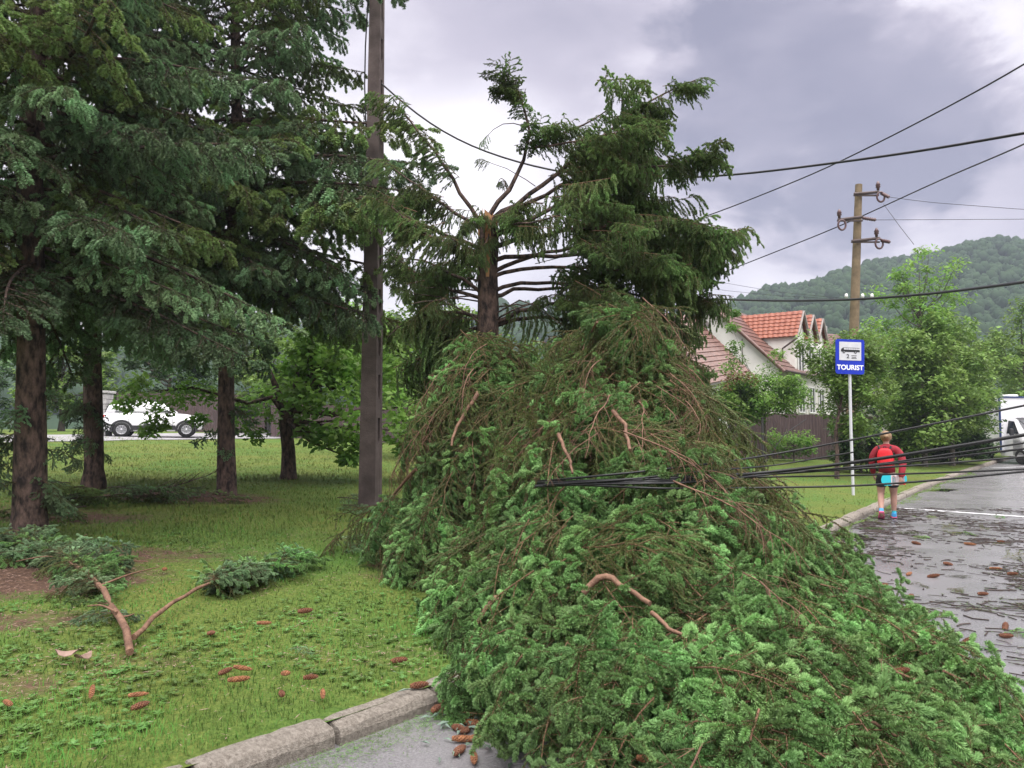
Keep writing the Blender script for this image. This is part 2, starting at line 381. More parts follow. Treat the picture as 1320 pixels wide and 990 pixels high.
def dirt_and_heap_shade(x, y):
    v = np.zeros_like(np.asarray(x, float))
    for a, b, rx, ry, k in DIRT:
        r = np.sqrt(((x-a)/rx)**2+((y-b)/ry)**2); v = np.maximum(v, k*np.clip(1.5-r, 0, 1))
    v = np.maximum(v, np.clip(mound_h(np.asarray(x, float), np.asarray(y, float))*5, 0, 1.1))  # lawn under the heap coloured as dark soil, standing in for its shade
    return np.clip(v+.10*wave(x*2.7, y*2.9)*(v > .05), 0, 1)

def mat_lawn():
    m, N, L, B = new_mat('lawn'); geo = N.new('ShaderNodeNewGeometry')
    def nz(sc, det):
        n = N.new('ShaderNodeTexNoise'); n.inputs['Scale'].default_value = sc; n.inputs['Detail'].default_value = det
        n.inputs['Roughness'].default_value = .68; L.new(geo.outputs['Position'], n.inputs['Vector']); return n.outputs['Fac']
    def ramp(f, *els):
        r = N.new('ShaderNodeValToRGB'); cr = r.color_ramp
        cr.elements[0].position, cr.elements[0].color = els[0][0], rgb4(els[0][1]); cr.elements[1].position, cr.elements[1].color = els[-1][0], rgb4(els[-1][1])
        for p, c in els[1:-1]: cr.elements.new(p).color = rgb4(c)
        L.new(f, r.inputs[0]); return r.outputs[0]
    fine = ramp(nz(38, 8), (.28, (.040, .062, .016)), (.5, (.092, .132, .031)), (.74, (.172, .192, .056)))
    broad = ramp(nz(.55, 5), (.36, (.72, 1.00, .80)), (.64, (1.25, 1.05, 1.0)))
    g = N.new('ShaderNodeMix'); g.data_type = 'RGBA'; g.blend_type = 'MULTIPLY'; g.inputs[0].default_value = 1
    L.new(fine, g.inputs[6]); L.new(broad, g.inputs[7])
    soil = ramp(nz(22, 8), (.3, (.045, .028, .022)), (.55, (.11, .066, .046)), (.75, (.20, .125, .085)))
    at_ = N.new('ShaderNodeAttribute'); at_.attribute_name = 'tint'
    k = N.new('ShaderNodeMath'); k.operation = 'MULTIPLY_ADD'; L.new(nz(5.5, 7), k.inputs[0]); k.inputs[1].default_value = 1.5; k.inputs[2].default_value = -.85
    a = N.new('ShaderNodeMath'); a.operation = 'ADD'; L.new(at_.outputs['Fac'], a.inputs[0]); L.new(k.outputs[0], a.inputs[1])
    mr = N.new('ShaderNodeMapRange'); L.new(a.outputs[0], mr.inputs[0]); mr.inputs[1].default_value = .30; mr.inputs[2].default_value = .72
    mx = N.new('ShaderNodeMix'); mx.data_type = 'RGBA'; L.new(mr.outputs[0], mx.inputs[0]); L.new(g.outputs[2], mx.inputs[6]); L.new(soil, mx.inputs[7])
    L.new(mx.outputs[2], B.inputs['Base Color']); B.inputs['Roughness'].default_value = .95; B.inputs['Specular IOR Level'].default_value = .15
    b = N.new('ShaderNodeBump'); b.inputs['Strength'].default_value = .8; b.inputs['Distance'].default_value = .03
    L.new(nz(30, 8), b.inputs['Height']); L.new(b.outputs[0], B.inputs['Normal']); return m
M['lawn'] = mat_lawn()

def grid_mesh(name, ts, ss, zf, mat, tintf=None, kind='structure'):
    T, S = np.meshgrid(ts, ss, indexing='ij'); X, Y = to_xy(T, S); Z = zf(X, Y, T, S)
    n, k = T.shape; i = np.arange(n-1)[:, None]*k; j = np.arange(k-1)[None]
    F = np.stack([i+j, i+j+1, i+k+j+1, i+k+j], -1).reshape(-1, 4)[:, ::-1]
    mb = MB(); mb.add(np.stack([X, Y, Z], -1).reshape(-1, 3), F, 0, 0.0 if tintf is None else tintf(X, Y).ravel(), True)
    return mb.build(name, mat, kind=kind)
def ramp_steps(a, b, d0, d1):
    out = [a]; 
    while out[-1] < b: f = (out[-1]-a)/(b-a); out.append(out[-1]+d0+(d1-d0)*f)
    return np.array(out)
gm = MB(); gm.quad((-2500, -60, -.06), (2500, -60, -.06), (2500, 3000, -.06), (-2500, 3000, -.06)); gm.build('ground', M['lawn'], kind='structure')
grid_mesh('lawn', ramp_steps(-6, 120, .16, 1.2), np.concatenate(([0.0], ramp_steps(.074, 75, .10, 1.6))), lambda X, Y, T, S: gz(X, Y)-.004-.022*np.clip((.17-S)/.08, 0, 1)*(S > .01), M['lawn'], dirt_and_heap_shade)
grid_mesh('road', ramp_steps(-8, 135, .5, 4), np.array([.06, -.5, -1.5, -4, -8, -14, -22, -34]), lambda X, Y, T, S: 0*X+.0, M['asphalt'])
grid_mesh('gravel_drive', ramp_steps(3, 70, .5, 2), np.linspace(25.2, 30.5, 12), lambda X, Y, T, S: gz(X, Y)+.015, surf('gravel', (.22, .21, .22), .7, (.32, .31, .32), 3))

# parking bay lines, 4 mm above the asphalt
mb = MB()
def stripe(a, b, w):
    a, b = np.array(a[:2]), np.array(b[:2]); d = (b-a)/np.linalg.norm(b-a); n = np.array((-d[1], d[0]))*w/2
    mb.add([(*(a-n), .004), (*(b-n), .004), (*(b+n), .004), (*(a+n), .004)], [(0, 1, 2, 3)])
p, q = pix(1158, 655), pix(1330, 667); stripe(p, p+(q-p)*3.2, .13)
p, q = pix(1262, 600.5), pix(1330, 601.5); stripe(p, p+(q-p)*2, .17)
mb.build('road_markings', M['paint_line'], kind='structure')
mb = MB(); rng = np.random.default_rng(3)
for (px, py, rx, ry) in ((1085, 691, .42, .26), (1213, 632, .4, .2), (1060, 706, .30, .12)):
    c = pix(px, py); a = np.linspace(0, 2*math.pi, 40, endpoint=False)
    r = 1+.22*np.sin(2*a+px)+.14*np.sin(3*a+1.3*px)+.08*np.sin(7*a)
    V = np.c_[c[0]+rx*r*np.cos(a)+.35*ry*np.sin(a), c[1]+ry*2*r*np.sin(a), np.full(40, .004)]; mb.add(V, [tuple(range(40))])
mb.build('puddle', M['puddle'], kind='structure')

# kerb: every stone its own piece, a little out of line
kerb = empty('kerb', (0, 0, 0), kind='structure')
rng = np.random.default_rng(5); stone_v = []
for v in range(6):
    mb = MB(); nx, pr = 11, [(-.075, -.12), (-.082, .050), (-.066, .085), (-.04, .104), (.0, .112), (.05, .115), (.075, .110), (.085, .09), (.085, -.12)]
    V = []
    for i in range(nx):
        x = -.5+i/(nx-1)
        for (a, z) in pr:
            chip = rng.normal(0, .0025 if z > 0 else .001); e = 1 if 0 < i < nx-1 else .0
            V.append((x*(1-.012*(z > .1)), a+chip, z+rng.normal(0, .0018)-(.010*(1-e) if z > .1 else 0)))
    k = len(pr); F = [(i*k+j, i*k+j+1, (i+1)*k+j+1, (i+1)*k+j) for i in range(nx-1) for j in range(k-1)]
    mb.add(V, F); mb.add(V[:k], [tuple(range(k-1, -1, -1))]); mb.add(V[-k:], [tuple(range(k))]); stone_v.append(mb.mesh('kerb_stone', M['kerb']))
tt = -3.0
while tt < 46:
    ln = .72 if tt < 12 else .98; 
    a = np.array(to_xy(tt, 0.0)); b = np.array(to_xy(tt+ln, 0.0)); d = b-a; c = (a+b)/2+np.array((rng.normal(0, .004), rng.normal(0, .004)))
    o = link('kerb_stone', stone_v[int(rng.integers(6))], kerb, loc=(c[0], c[1], rng.normal(0, .008)), rot=(rng.normal(0, .02), rng.normal(0, .012), math.atan2(d[1], d[0])+rng.normal(0, .006)))
    o.scale = (np.linalg.norm(d)*(.965), 1, 1); tt += ln

# ------------------------------------------------------------------ grass and ground cover on the lawn
def blades(n, rng, ymin, ymax, h0, w0, keep, name, mat, lean=1.0, tint=lambda r, n: r.random(n)):
    Y = ymin*(ymax/ymin)**rng.random(n); u = rng.uniform(-.78, .78, n); X = u*Y
    t, s = to_ts(X, Y); ok = (s > .11) & (rng.random(n) > dirt_and_heap_shade(X, Y)*1.15-.05) & keep(X, Y, s, u)
    X, Y, s = X[ok], Y[ok], s[ok]; n = len(X)
    k = np.clip(Y/5, .8, 3.2); h = h0*rng.uniform(.45, 1.3, n)*np.clip(Y/9, .85, 1.35)*(1+.45*wave(X*1.7, Y*1.4)); w = w0*k*rng.uniform(.7, 1.3, n)
    az = rng.uniform(0, 2*math.pi, n); ln = lean*rng.uniform(.2, 1.3, n)
    dx, dy = np.cos(az), np.sin(az); Z = gz(X, Y)-.006
    sx, sy = -dy*w/2, dx*w/2; B0 = np.stack([X, Y, Z], -1); S = np.stack([sx, sy, 0*w], -1)
    mid = B0+np.stack([dx*h*ln*.35, dy*h*ln*.35, h*.62], -1); tip = B0+np.stack([dx*h*ln, dy*h*ln, h*(1-.25*ln)], -1)
    V = np.stack([B0-S, B0+S, mid+S*.8, mid-S*.8, tip], 1).reshape(-1, 3); i = np.arange(n)[:, None]*5
    T = np.repeat(np.clip(rng.normal(0, .22, n)+.15+.75*np.clip(1.25-Y/13, 0, 1)+.42*wave(X*2.3+1, Y*2.1)*wave(X*.9, Y*.8+2), 0, 1), 5)
    mb = MB(); mb.add(V, i+np.array([[0, 1, 2, 3]]), 0, T); mb.F.append((i+np.array([[3, 2, 4]]), 0, False))
    return mb.build(name, mat, kind='stuff')
rng = np.random.default_rng(11)
left = lambda X, Y, s, u: (u < .02)
blades(165000, rng, 2.9, 30, .046, .0050, left, 'grass', M['grass'])
blades(26000, rng, 8.5, 36, .035, .006, lambda X, Y, s, u: (u > .18), 'grass', M['grass'])
def rosettes(n, rng, name, mat, ymin, ymax, size, leaves):
    mb = MB(); Vs, Ts = [], []
    Y = ymin*(ymax/ymin)**rng.random(n); X = rng.uniform(-.75, -.02, n)*Y; t, s = to_ts(X, Y)
    ok = (s > .15) & (dirt_and_heap_shade(X, Y) < .6) & (wave(X*2.1+4, Y*1.8) > -.05)
    for x, y in zip(X[ok], Y[ok]):
        sz = size*rng.uniform(.6, 1.4); z = float(gz(x, y)); a0 = rng.uniform(0, 6.28)
        for k in range(leaves):
            a = a0+k*2.4+rng.normal(0, .2); c, q = math.cos(a), math.sin(a); l, w = sz*rng.uniform(.7, 1.2), sz*rng.uniform(.22, .34); up = rng.uniform(.2, .75)
            pts = [(0, 0, .0), (l*.35, w, up*l*.35), (l*.75, w*.8, up*l*.55), (l, 0, up*l*.5), (l*.75, -w*.8, up*l*.55), (l*.35, -w, up*l*.35)]
            Vs.append([(x+c*u-q*v, y+q*u+c*v, z+.012+h) for u, v, h in pts]); Ts.append([rng.random()]*6)
    V = np.array(Vs).reshape(-1, 3); F = np.arange(len(V)).reshape(-1, 6); mb.add(V, F, 0, np.array(Ts).ravel())
    return mb.build(name, mat, kind='stuff')
rosettes(3800, rng, 'ground_cover', M['clover'], 3.0, 9.5, .026, 6)
# brown needle litter and bits lying in the grass and gutter
def litter(n, rng, sampler, name, mat, l, w, zoff=.012):
    X, Y = sampler(n); Z = gz(X, Y)+zoff+rng.uniform(0, .02, len(X)); n = len(X)
    a = rng.uniform(0, 6.28, n); L_ = l*rng.uniform(.4, 1.5, n); W_ = w*rng.uniform(.6, 1.5, n); tilt = rng.normal(0, .15, n)
    d = np.stack([np.cos(a), np.sin(a), tilt], -1)*L_[:, None]/2; s_ = np.stack([-np.sin(a), np.cos(a), rng.normal(0, .3, n)], -1)*W_[:, None]/2
    P = np.stack([X, Y, Z], -1); V = np.stack([P-d, P+s_, P+d, P-s_], 1).reshape(-1, 3)
    mb = MB(); mb.add(V, np.arange(4*n).reshape(-1, 4), 0, np.repeat(rng.random(n), 4)); return mb.build(name, mat, kind='stuff')
def on_dirt(n):
    Y = 3.2*(19/3.2)**rng.random(n*4); X = rng.uniform(-.75, .05, n*4)*Y; k = (rng.random(n*4) < dirt_and_heap_shade(X, Y)*.9+.05) & (to_ts(X, Y)[1] > .12); return X[k][:n], Y[k][:n]
litter(9000, rng, on_dirt, 'needle_litter', M['litter_leaf'], .04, .004)
def in_gutter(n):
    t = rng.uniform(1.2, 4.2, n); s = -.10-np.abs(rng.normal(0, .14, n)); return to_xy(t, s)
litter(5500, rng, in_gutter, 'grass_clippings', M['clover'], .026, .003, .004)
def gutter_far(n):
    t = rng.uniform(8, 34, n); s = -.12-np.abs(rng.normal(0, .22, n))*(.5+.5*np.sin(t*1.7)); return to_xy(t, s)
litter(2600, rng, gutter_far, 'grass_clippings', M['grass'], .09, .012, .004)

# ------------------------------------------------------------------ wooded hill
def hill_top(px): return np.interp(px, [-2500, -900, 0, 400, 640, 900, 935, 962, 1000, 1050, 1120, 1190, 1250, 1320, 1500, 1900, 3200], [440, 430, 432, 418, 404, 396, 391, 386, 372, 355, 334, 320, 314, 311, 312, 330, 400])
def hill_z(a, y):
    H = (550-hill_top(a*FPX+660))/FPX*430-4.5
    f = np.clip((y-130)/300, 0, 1); f = f*f*(3-2*f); back = np.clip((y-430)/260, 0, 1)
    return (H-3)*f*(1-.35*back)+2.5*np.sin(a*19+y*.021)*f+2*np.sin(a*41-y*.03)*f
A, Yh = np.meshgrid(np.linspace(-1.5, 1.7, 200), np.linspace(120, 720, 60), indexing='ij')
mb = MB(); n, k = A.shape; i = np.arange(n-1)[:, None]*k; j = np.arange(k-1)[None]
mb.add(np.stack([A*Yh, Yh, hill_z(A, Yh)-.3], -1).reshape(-1, 3), np.stack([i+j, i+j+1, i+k+j+1, i+k+j], -1).reshape(-1, 4)[:, ::-1], 0, 0.2, True)
mb.build('hill', M['hill_leaf'], kind='structure')
def ico(sub):
    import bmesh
    bm = bmesh.new(); bmesh.ops.create_icosphere(bm, subdivisions=sub, radius=1); V = np.array([v.co[:] for v in bm.verts]); F = np.array([[v.index for v in f.verts] for f in bm.faces]); bm.free(); return V, F
IV, IF = ico(2); IV3, IF3 = ico(3)
def forest(n, amin, amax, ymin, ymax, r0, name, seed, leaves=90):
    rng = np.random.default_rng(seed); a = rng.uniform(amin, amax, n); y = ymin*(ymax/ymin)**rng.random(n); x = a*y; z = hill_z(a, y)
    mb = MB(); R = r0*rng.uniform(.6, 1.35, n); hgt = rng.uniform(.9, 1.5, n)
    for i in range(n):
        V = IV*(1+.22*np.sin(IV[:, :1]*5+i)*np.cos(IV[:, 1:2]*6+2*i)+rng.normal(0, .10, (len(IV), 1)))
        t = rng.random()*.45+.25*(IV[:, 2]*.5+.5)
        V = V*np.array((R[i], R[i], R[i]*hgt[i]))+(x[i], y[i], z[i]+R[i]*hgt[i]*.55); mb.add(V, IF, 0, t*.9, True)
        q = nrm(rng.normal(0, 1, (leaves, 3))); q[:, 2] = np.abs(q[:, 2])*.9-.1; q *= rng.uniform(.88, 1.22, (leaves, 1))
        c = q*np.array((R[i], R[i], R[i]*hgt[i]))+(x[i], y[i], z[i]+R[i]*hgt[i]*.55); s1 = rng.normal(0, .11*R[i], (leaves, 3)); s2 = rng.normal(0, .11*R[i], (leaves, 3))
        mb.add(np.stack([c-s1, c+s2, c+s1], 1).reshape(-1, 3), np.arange(3*leaves).reshape(-1, 3), 0, np.repeat(np.clip(t.mean()+rng.normal(0, .25, leaves), 0, 1), 3))
    return mb.build(name, M['hill_leaf'], kind='stuff')
forest(7600, .15, .95, 170, 470, 1.9, 'hill_forest', 2, 22)
forest(1100, -.75, .15, 190, 460, 3.6, 'hill_forest', 4, 20)
# ------------------------------------------------------------------ conifer branches and sprays (meshes shared by many parts)
class Twigs:
    """grows branching twigs, then clothes them in needles: mat 0 wood, mat 1 needles"""
    def __init__(s, seed): s.r = np.random.default_rng(seed); s.tw = []
    def line(s, p, d, L, n, grav, wob=.08):
        P = [np.array(p, float)]; d = nrm(d)
        for i in range(n):
            d = nrm(d+np.array((0, 0, -grav/n))+s.r.normal(0, wob, 3)/math.sqrt(n)*1.2); P.append(P[-1]+d*L/n)
        return np.array(P)
    def add(s, P, r0, r1, lvl): s.tw.append((P, r0, r1, lvl))
    def kids(s, P, lvl, start, space, length, ang, grav, r0, roll=0.0, n=4, end=.98, flat=.25):
        """twigs on both sides of polyline P; length(f) gives each twig's length at fraction f"""
        seg = np.linalg.norm(np.diff(P, axis=0), axis=1); cum = np.concatenate(([0], np.cumsum(seg))); L = cum[-1]; out = []
        f, side = start, 1
        while f < end:
            q = np.array([np.interp(f*L, cum, P[:, k]) for k in range(3)]); i = min(np.searchsorted(cum, f*L, 'right')-1, len(seg)-1)
            d = nrm(P[i+1]-P[i]); sd = nrm(np.cross(d, (0, 0, 1.0))+1e-6)*side; up = np.cross(sd, d)*side
            a = math.radians(ang+s.r.normal(0, 9)); e = s.r.normal(0, flat)+roll
            dd = d*math.cos(a)+(sd*math.cos(e)+up*math.sin(e))*math.sin(a)
            ln = length(f)*s.r.uniform(.7, 1.25)
            if ln > .02:
                Q = s.line(q, dd, ln, n, grav, .14); s.add(Q, r0, r0*.4, lvl); out.append(Q)
            side = -side; f += space/L*s.r.uniform(.7, 1.3)
        return out
    def needles(s, mb, mat, dens, dens_new, nl, nw, new_len, new_scale=1.25, ang=(38, 62), min_lvl=1, bare=0.0, up=.35, new_prob=.85, old_tint=.25, skip0=0.0):
        Ps, Ds, Ts, Ls = [], [], [], []
        for P, r0, r1, lvl in s.tw:
            if lvl < min_lvl: continue
            seg = np.diff(P, axis=0); sl = np.linalg.norm(seg, axis=1); cum = np.concatenate(([0], np.cumsum(sl))); L = cum[-1]
            if lvl >= 1 and bare and s.r.random() < bare: continue
            fresh = s.r.random() < new_prob
            n1 = s.r.poisson(dens*L); x = s.r.uniform(skip0 if lvl == 1 else 0, 1, n1)*L; t = np.clip(old_tint+s.r.normal(0, .14, n1), 0, 1); l = nl*s.r.uniform(.75, 1.1, n1)
            if fresh:
                n2 = s.r.poisson(dens_new*min(new_len, L)); x2 = L-s.r.random(n2)**1.1*min(new_len, L)
                taper = .60+.40*np.sqrt(np.clip((L-x2)/(new_len*.35), 0, 1)); taper *= .65+.35*np.clip((x2-L+min(new_len, L))/(new_len*.3), 0, 1)
                x = np.concatenate([x, x2]); t = np.concatenate([t, np.clip(.85+s.r.normal(0, .15, n2), 0, 1)]); l = np.concatenate([l, nl*new_scale*taper*s.r.uniform(.85, 1.1, n2)])
            i = np.clip(np.searchsorted(cum, x, 'right')-1, 0, len(sl)-1); f = (x-cum[i])/np.maximum(sl[i], 1e-6)
            Ps.append(P[i]+seg[i]*f[:, None]); Ds.append(nrm(seg[i])); Ts.append(t); Ls.append(l)
        P, D, T, L = np.concatenate(Ps), np.concatenate(Ds), np.concatenate(Ts), np.concatenate(Ls); n = len(P)
        R = s.r.normal(0, 1, (n, 3)); R[:, 2] += up; R -= (R*D).sum(1, keepdims=True)*D; R = nrm(R)
        a = np.radians(s.r.uniform(ang[0], ang[1], n))[:, None]; tip = np.cos(a)*D+np.sin(a)*R; sd = nrm(np.cross(tip, R+s.r.normal(0, .5, (n, 3))))
        w = nw*(.8+.4*s.r.random(n))[:, None]/2; L = L[:, None]
        V = np.stack([P-sd*w*.5, P+sd*w*.5, P+tip*L*.6+sd*w, P+tip*L, P+tip*L*.6-sd*w], 1)
        V = np.stack([P, P+tip*L*.55+sd*w, P+tip*L, P+tip*L*.55-sd*w], 1).reshape(-1, 3)
        mb.add(V, np.arange(4*n).reshape(-1, 4), mat, np.repeat(T, 4))
    def wood(s, mb, mat=0):
        for P, r0, r1, lvl in s.tw: mb.tube(P, np.linspace(r0, r1, len(P)), 6 if lvl == 0 else 3, mat, 0, caps=lvl == 0)

def fresh_spray(seed, dens=1.0):
    """a fallen spruce spray, 1 m long, thick with plump new shoots"""
    t = Twigs(seed); P = t.line((-.5, 0, 0), (1, 0, .40), 1.0, 8, .80, .14); t.add(P, .006, .002, 0)
    S = t.kids(P, 1, .06, .058, lambda f: .36*(1-f)**.7+.07, 54, .60, .0035, flat=.5)
    for Q in S: t.kids(Q, 2, .16, .060, lambda f: .105+.04*(1-f), 48, .55, .002, n=3, flat=.7)
    t.add(P[-3:], .003, .002, 2)
    mb = MB(); t.wood(mb); t.needles(mb, 1, 560*dens, 2300*dens, .0190, .0046, .095, 1.5, old_tint=.14, new_prob=.95, min_lvl=0, ang=(42, 72)); return mb
def olive_spray(seed, dens=1.0):
    """a hanging spray of old thin twigs with its reddish wood showing"""
    t = Twigs(seed); P = t.line((-.5, 0, 0), (1, 0, .45), 1.0, 10, 1.0, .26); t.add(P, .005, .002, 0)
    S = t.kids(P, 1, .05, .055, lambda f: .50*(1-f)**.6+.08, 38, .9, .0035, flat=.5)
    for Q in S: t.kids(Q, 2, .15, .06, lambda f: .14+.10*(1-f), 30, .8, .002, n=3, flat=.7)
    mb = MB(); t.wood(mb); t.needles(mb, 1, 900*dens, 900*dens, .0150, .0034, .06, 1.2, (25, 55), min_lvl=0, old_tint=.30, new_prob=.8, up=.1, bare=.04); return mb
def blue_branch(seed, L=3.0):
    """a whole blue-green spruce limb with its layered side sprays"""
    t = Twigs(seed); P = t.line((0, 0, 0), (1, 0, .16), L, 12, .38, .10); P[:, 2] += .10*np.linspace(0, 1, 13)**3*L*.5; t.add(P, .032, .006, 0)
    S = t.kids(P, 1, .16, .12, lambda f: (.92*(1-f)**.65+.14)*min(1, .45+f*1.6), 54, .95, .009, n=6, flat=.25)
    for Q in S: t.kids(Q, 2, .12, .10, lambda f: .14+.20*(1-f), 48, .75, .004, n=3, flat=.55)
    t.add(P[-4:], .006, .003, 2)
    mb = MB(); t.wood(mb); t.needles(mb, 1, 260, 900, .036, .0110, .15, 1.45, ang=(40, 70), old_tint=.12, new_prob=.85, up=.4, bare=.02); return mb
def curtain_spray(seed, drop=.5, dense=1.0):
    """a piece of Norway spruce limb, 0.8 m, its side twigs hanging straight down like a fringe"""
    t = Twigs(seed); P = t.line((-.4, 0, 0), (1, 0, 0), .8, 6, .1, .06); t.add(P, .006, .004, 0)
    S = t.kids(P, 1, .03, .045, lambda f: drop*(.55+.45*math.sin(math.pi*min(1, f+.15))), 65, 2.6, .003, n=6, flat=.6)
    for Q in S: t.kids(Q, 2, .2, .09, lambda f: .10+.12*(1-f), 28, 1.3, .002, n=3, flat=.9)
    mb = MB(); t.wood(mb); t.needles(mb, 1, 520*dense, 800*dense, .024, .0075, .08, 1.2, (28, 58), old_tint=.3, new_prob=.6, up=0, bare=.06); return mb
def bushy_spray(seed):
    """a dense living Norway spruce end, 1 m, leafy all round and drooping a little"""
    t = Twigs(seed); P = t.line((-.3, 0, 0), (1, 0, .12), 1.0, 8, .3, .1); t.add(P, .008, .003, 0)
    S = t.kids(P, 1, .05, .05, lambda f: .38*(1-f)**.6+.08, 56, .8, .0035, n=4, flat=.55)
    for Q in S: t.kids(Q, 2, .1, .055, lambda f: .10+.08*(1-f), 45, .7, .002, n=2, flat=.7)
    t.add(P[-3:], .003, .002, 2)
    mb = MB(); t.wood(mb); t.needles(mb, 1, 520, 1200, .026, .0080, .085, 1.25, old_tint=.2, new_prob=.85, up=.2); return mb

W2 = lambda n: [M['twig'], M[n]]
FRESH = [fresh_spray(100+i).mesh('green_spray', W2('needle_green')) for i in range(7)]
OLIVE = [olive_spray(200+i).mesh('bare_spray', W2('needle_olive')) for i in range(6)]
BLUE = [blue_branch(300+i).mesh('branch', [M['bark'], M['needle_blue']]) for i in range(5)]
CURT = [curtain_spray(400+i, (.35, .5, .65, .45, .55)[i], 1).mesh('hanging_spray', W2('needle_norway')) for i in range(5)]
BUSHY = [bushy_spray(500+i).mesh('leafy_spray', W2('needle_norway')) for i in range(5)]
BLUE[1].materials[1] = M['needle_spruce']; BLUE[3].materials[1] = M['needle_spruce']
FRESH_DK = []
for m_ in FRESH[:4]:
    c_ = m_.copy(); c_.materials[1] = M['needle_blue']; FRESH_DK.append(c_)

# ------------------------------------------------------------------ the three standing blue-green spruces at left
def spruce(px, py, height, z0, rmax, rbase, label, seed, n=110, sprouts=0, reach=()):
    b = pix(px, py); rng = np.random.default_rng(seed)
    root = empty('spruce_tree', b, label, 'spruce tree', 'blue-green spruces standing on the lawn')
    mb = MB(); z = np.concatenate(([-.1, .12, .35], np.linspace(1, height, 12))); r = rbase*(1-z/height*.93); r[0] *= 1.25; r[1] *= 1.10
    P = np.c_[.05*np.sin(z*.8+seed), .05*np.cos(z*.7+seed), z]; P[0, :2] = P[1, :2]
    mb.tube(P, r, 18, 0, 0, caps=False)
    for k in range(3, len(mb.V[0][0])): pass
    V, T = mb.V[0]; V[:, :2] += np.random.default_rng(seed).normal(0, .012, (len(V), 2)); mb.build('trunk', M['bark'], root)
    ga = rng.uniform(0, 6.28)
    for i in range(n):
        f = (i/(n-1))**1.15; zz = z0+(height*.90-z0)*f+rng.normal(0, .06)
        R = rmax*(1-((zz-z0)/(height-z0)))**.75*rng.uniform(.78, 1.12)*(1 if zz > z0+.6 else rng.uniform(.7, 1))
        a = ga+i*2.39996+rng.normal(0, .25); pitch = math.radians(np.interp(f, [0, .35, 1], [16, 8, -25])+rng.normal(0, 6))
        q = link('branch', BLUE[int(rng.integers(5))], root, loc=(P[0, 0], P[0, 1], zz), rot=Euler((rng.normal(0, .18), pitch, a)))
        q.scale = (R/3.0, R/3.0*rng.uniform(.85, 1.15), R/3.0)
    for zz, a, R in reach:                       # a few long arms
        q = link('branch', BLUE[int(rng.integers(5))], root, loc=(P[0, 0], P[0, 1], zz), rot=Euler((rng.normal(0, .12), math.radians(rng.uniform(4, 12)), a))); q.scale = (R/3.0, R/3.4, R/3.2)
    for i in range(sprouts):
        zz = rng.uniform(.25, 1.6); a = rng.uniform(0, 6.28); sc = rng.uniform(.35, .65)
        link('low_sprout', FRESH_DK[int(rng.integers(4))], root, loc=(math.cos(a)*(rbase+.28*sc), math.sin(a)*(rbase+.28*sc), zz), rot=Euler((rng.normal(0, .5), .45, a)), scl=sc)
    return root
spruce(30, 700, 12.5, 2.75, 3.0, .175, 'nearest dark spruce at the left edge with the thickest trunk', 7, 150, 14)
spruce(118, 630, 13.5, 3.3, 3.2, .165, 'spruce second from the left edge with low dark sprouts round its pale lit trunk', 8, 135, 16)
spruce(292, 637, 15.0, 3.6, 3.7, .15, 'spruce with slim reddish trunk nearest the concrete pole, branches reaching the pole', 9, 140, 5, reach=[(4.9, -.50, 4.5), (5.3, -.62, 4.4), (5.9, -.42, 4.4), (6.6, -.30, 4.0), (8.8, -.45, 3.6)])

# ------------------------------------------------------------------ the snapped spruce that still stands
sb = np.array((-.30, 9.5, 0)); sb[2] = float(gz(sb[0], sb[1]))
broken = empty('broken_spruce', sb, 'tall Norway spruce snapped off halfway with splintered orange top and bare arms', 'spruce tree')
def loc(p): return np.asarray(p)-sb
mb = MB(); top = at(629, 268, 9.5); zz = np.linspace(-.1, top[2]-sb[2]-.15, 12)
P = np.c_[np.interp(zz, [0, 4], [0, top[0]-sb[0]]), 0*zz, zz]; r = np.interp(zz, [-.1, .3, 2, 4.2], [.24, .17, .135, .115])
mb.tube(P, r, 18, caps=False); V, T = mb.V[0]; V += np.random.default_rng(1).normal(0, .008, V.shape); mb.build('trunk', M['bark'], broken)
mb = MB(); rr = np.random.default_rng(2)
for i in range(38):
    a = rr.uniform(0, 6.28); q = P[-1]+np.array((math.cos(a), math.sin(a), 0))*.105*math.sqrt(rr.random()); h = rr.uniform(.0, .11)*(1.9 if math.cos(a) < -.5 else .8); w = rr.uniform(.012, .034)
    q[2] -= .22; tip = q+np.array((rr.normal(0, .03), rr.normal(0, .03), h+.22))
    mb.add([q+(-w, -w*.4, 0), q+(w, -w*.4, 0), q+(0, w, 0), tip, (q+tip)/2+(w, 0, .02)], [(0, 1, 3, 3), (1, 2, 4, 3), (2, 0, 3, 3)][1:2]); mb.add([q+(-w, -w*.4, 0), q+(w, -w*.4, 0), q+(0, w, 0), tip], [(0, 1, 3), (1, 2, 3), (2, 0, 3)])
strip = np.array([(P[-3]+(-.02, -.128, 0)), (P[-3]+(.02, -.13, .0)), (P[-1]+(.05, -.128, .02)), (P[-1]+(-.04, -.128, .1))]); mb.add(strip, [(0, 1, 2, 3)])
mb.build('splintered_top', M['splinter'], broken)

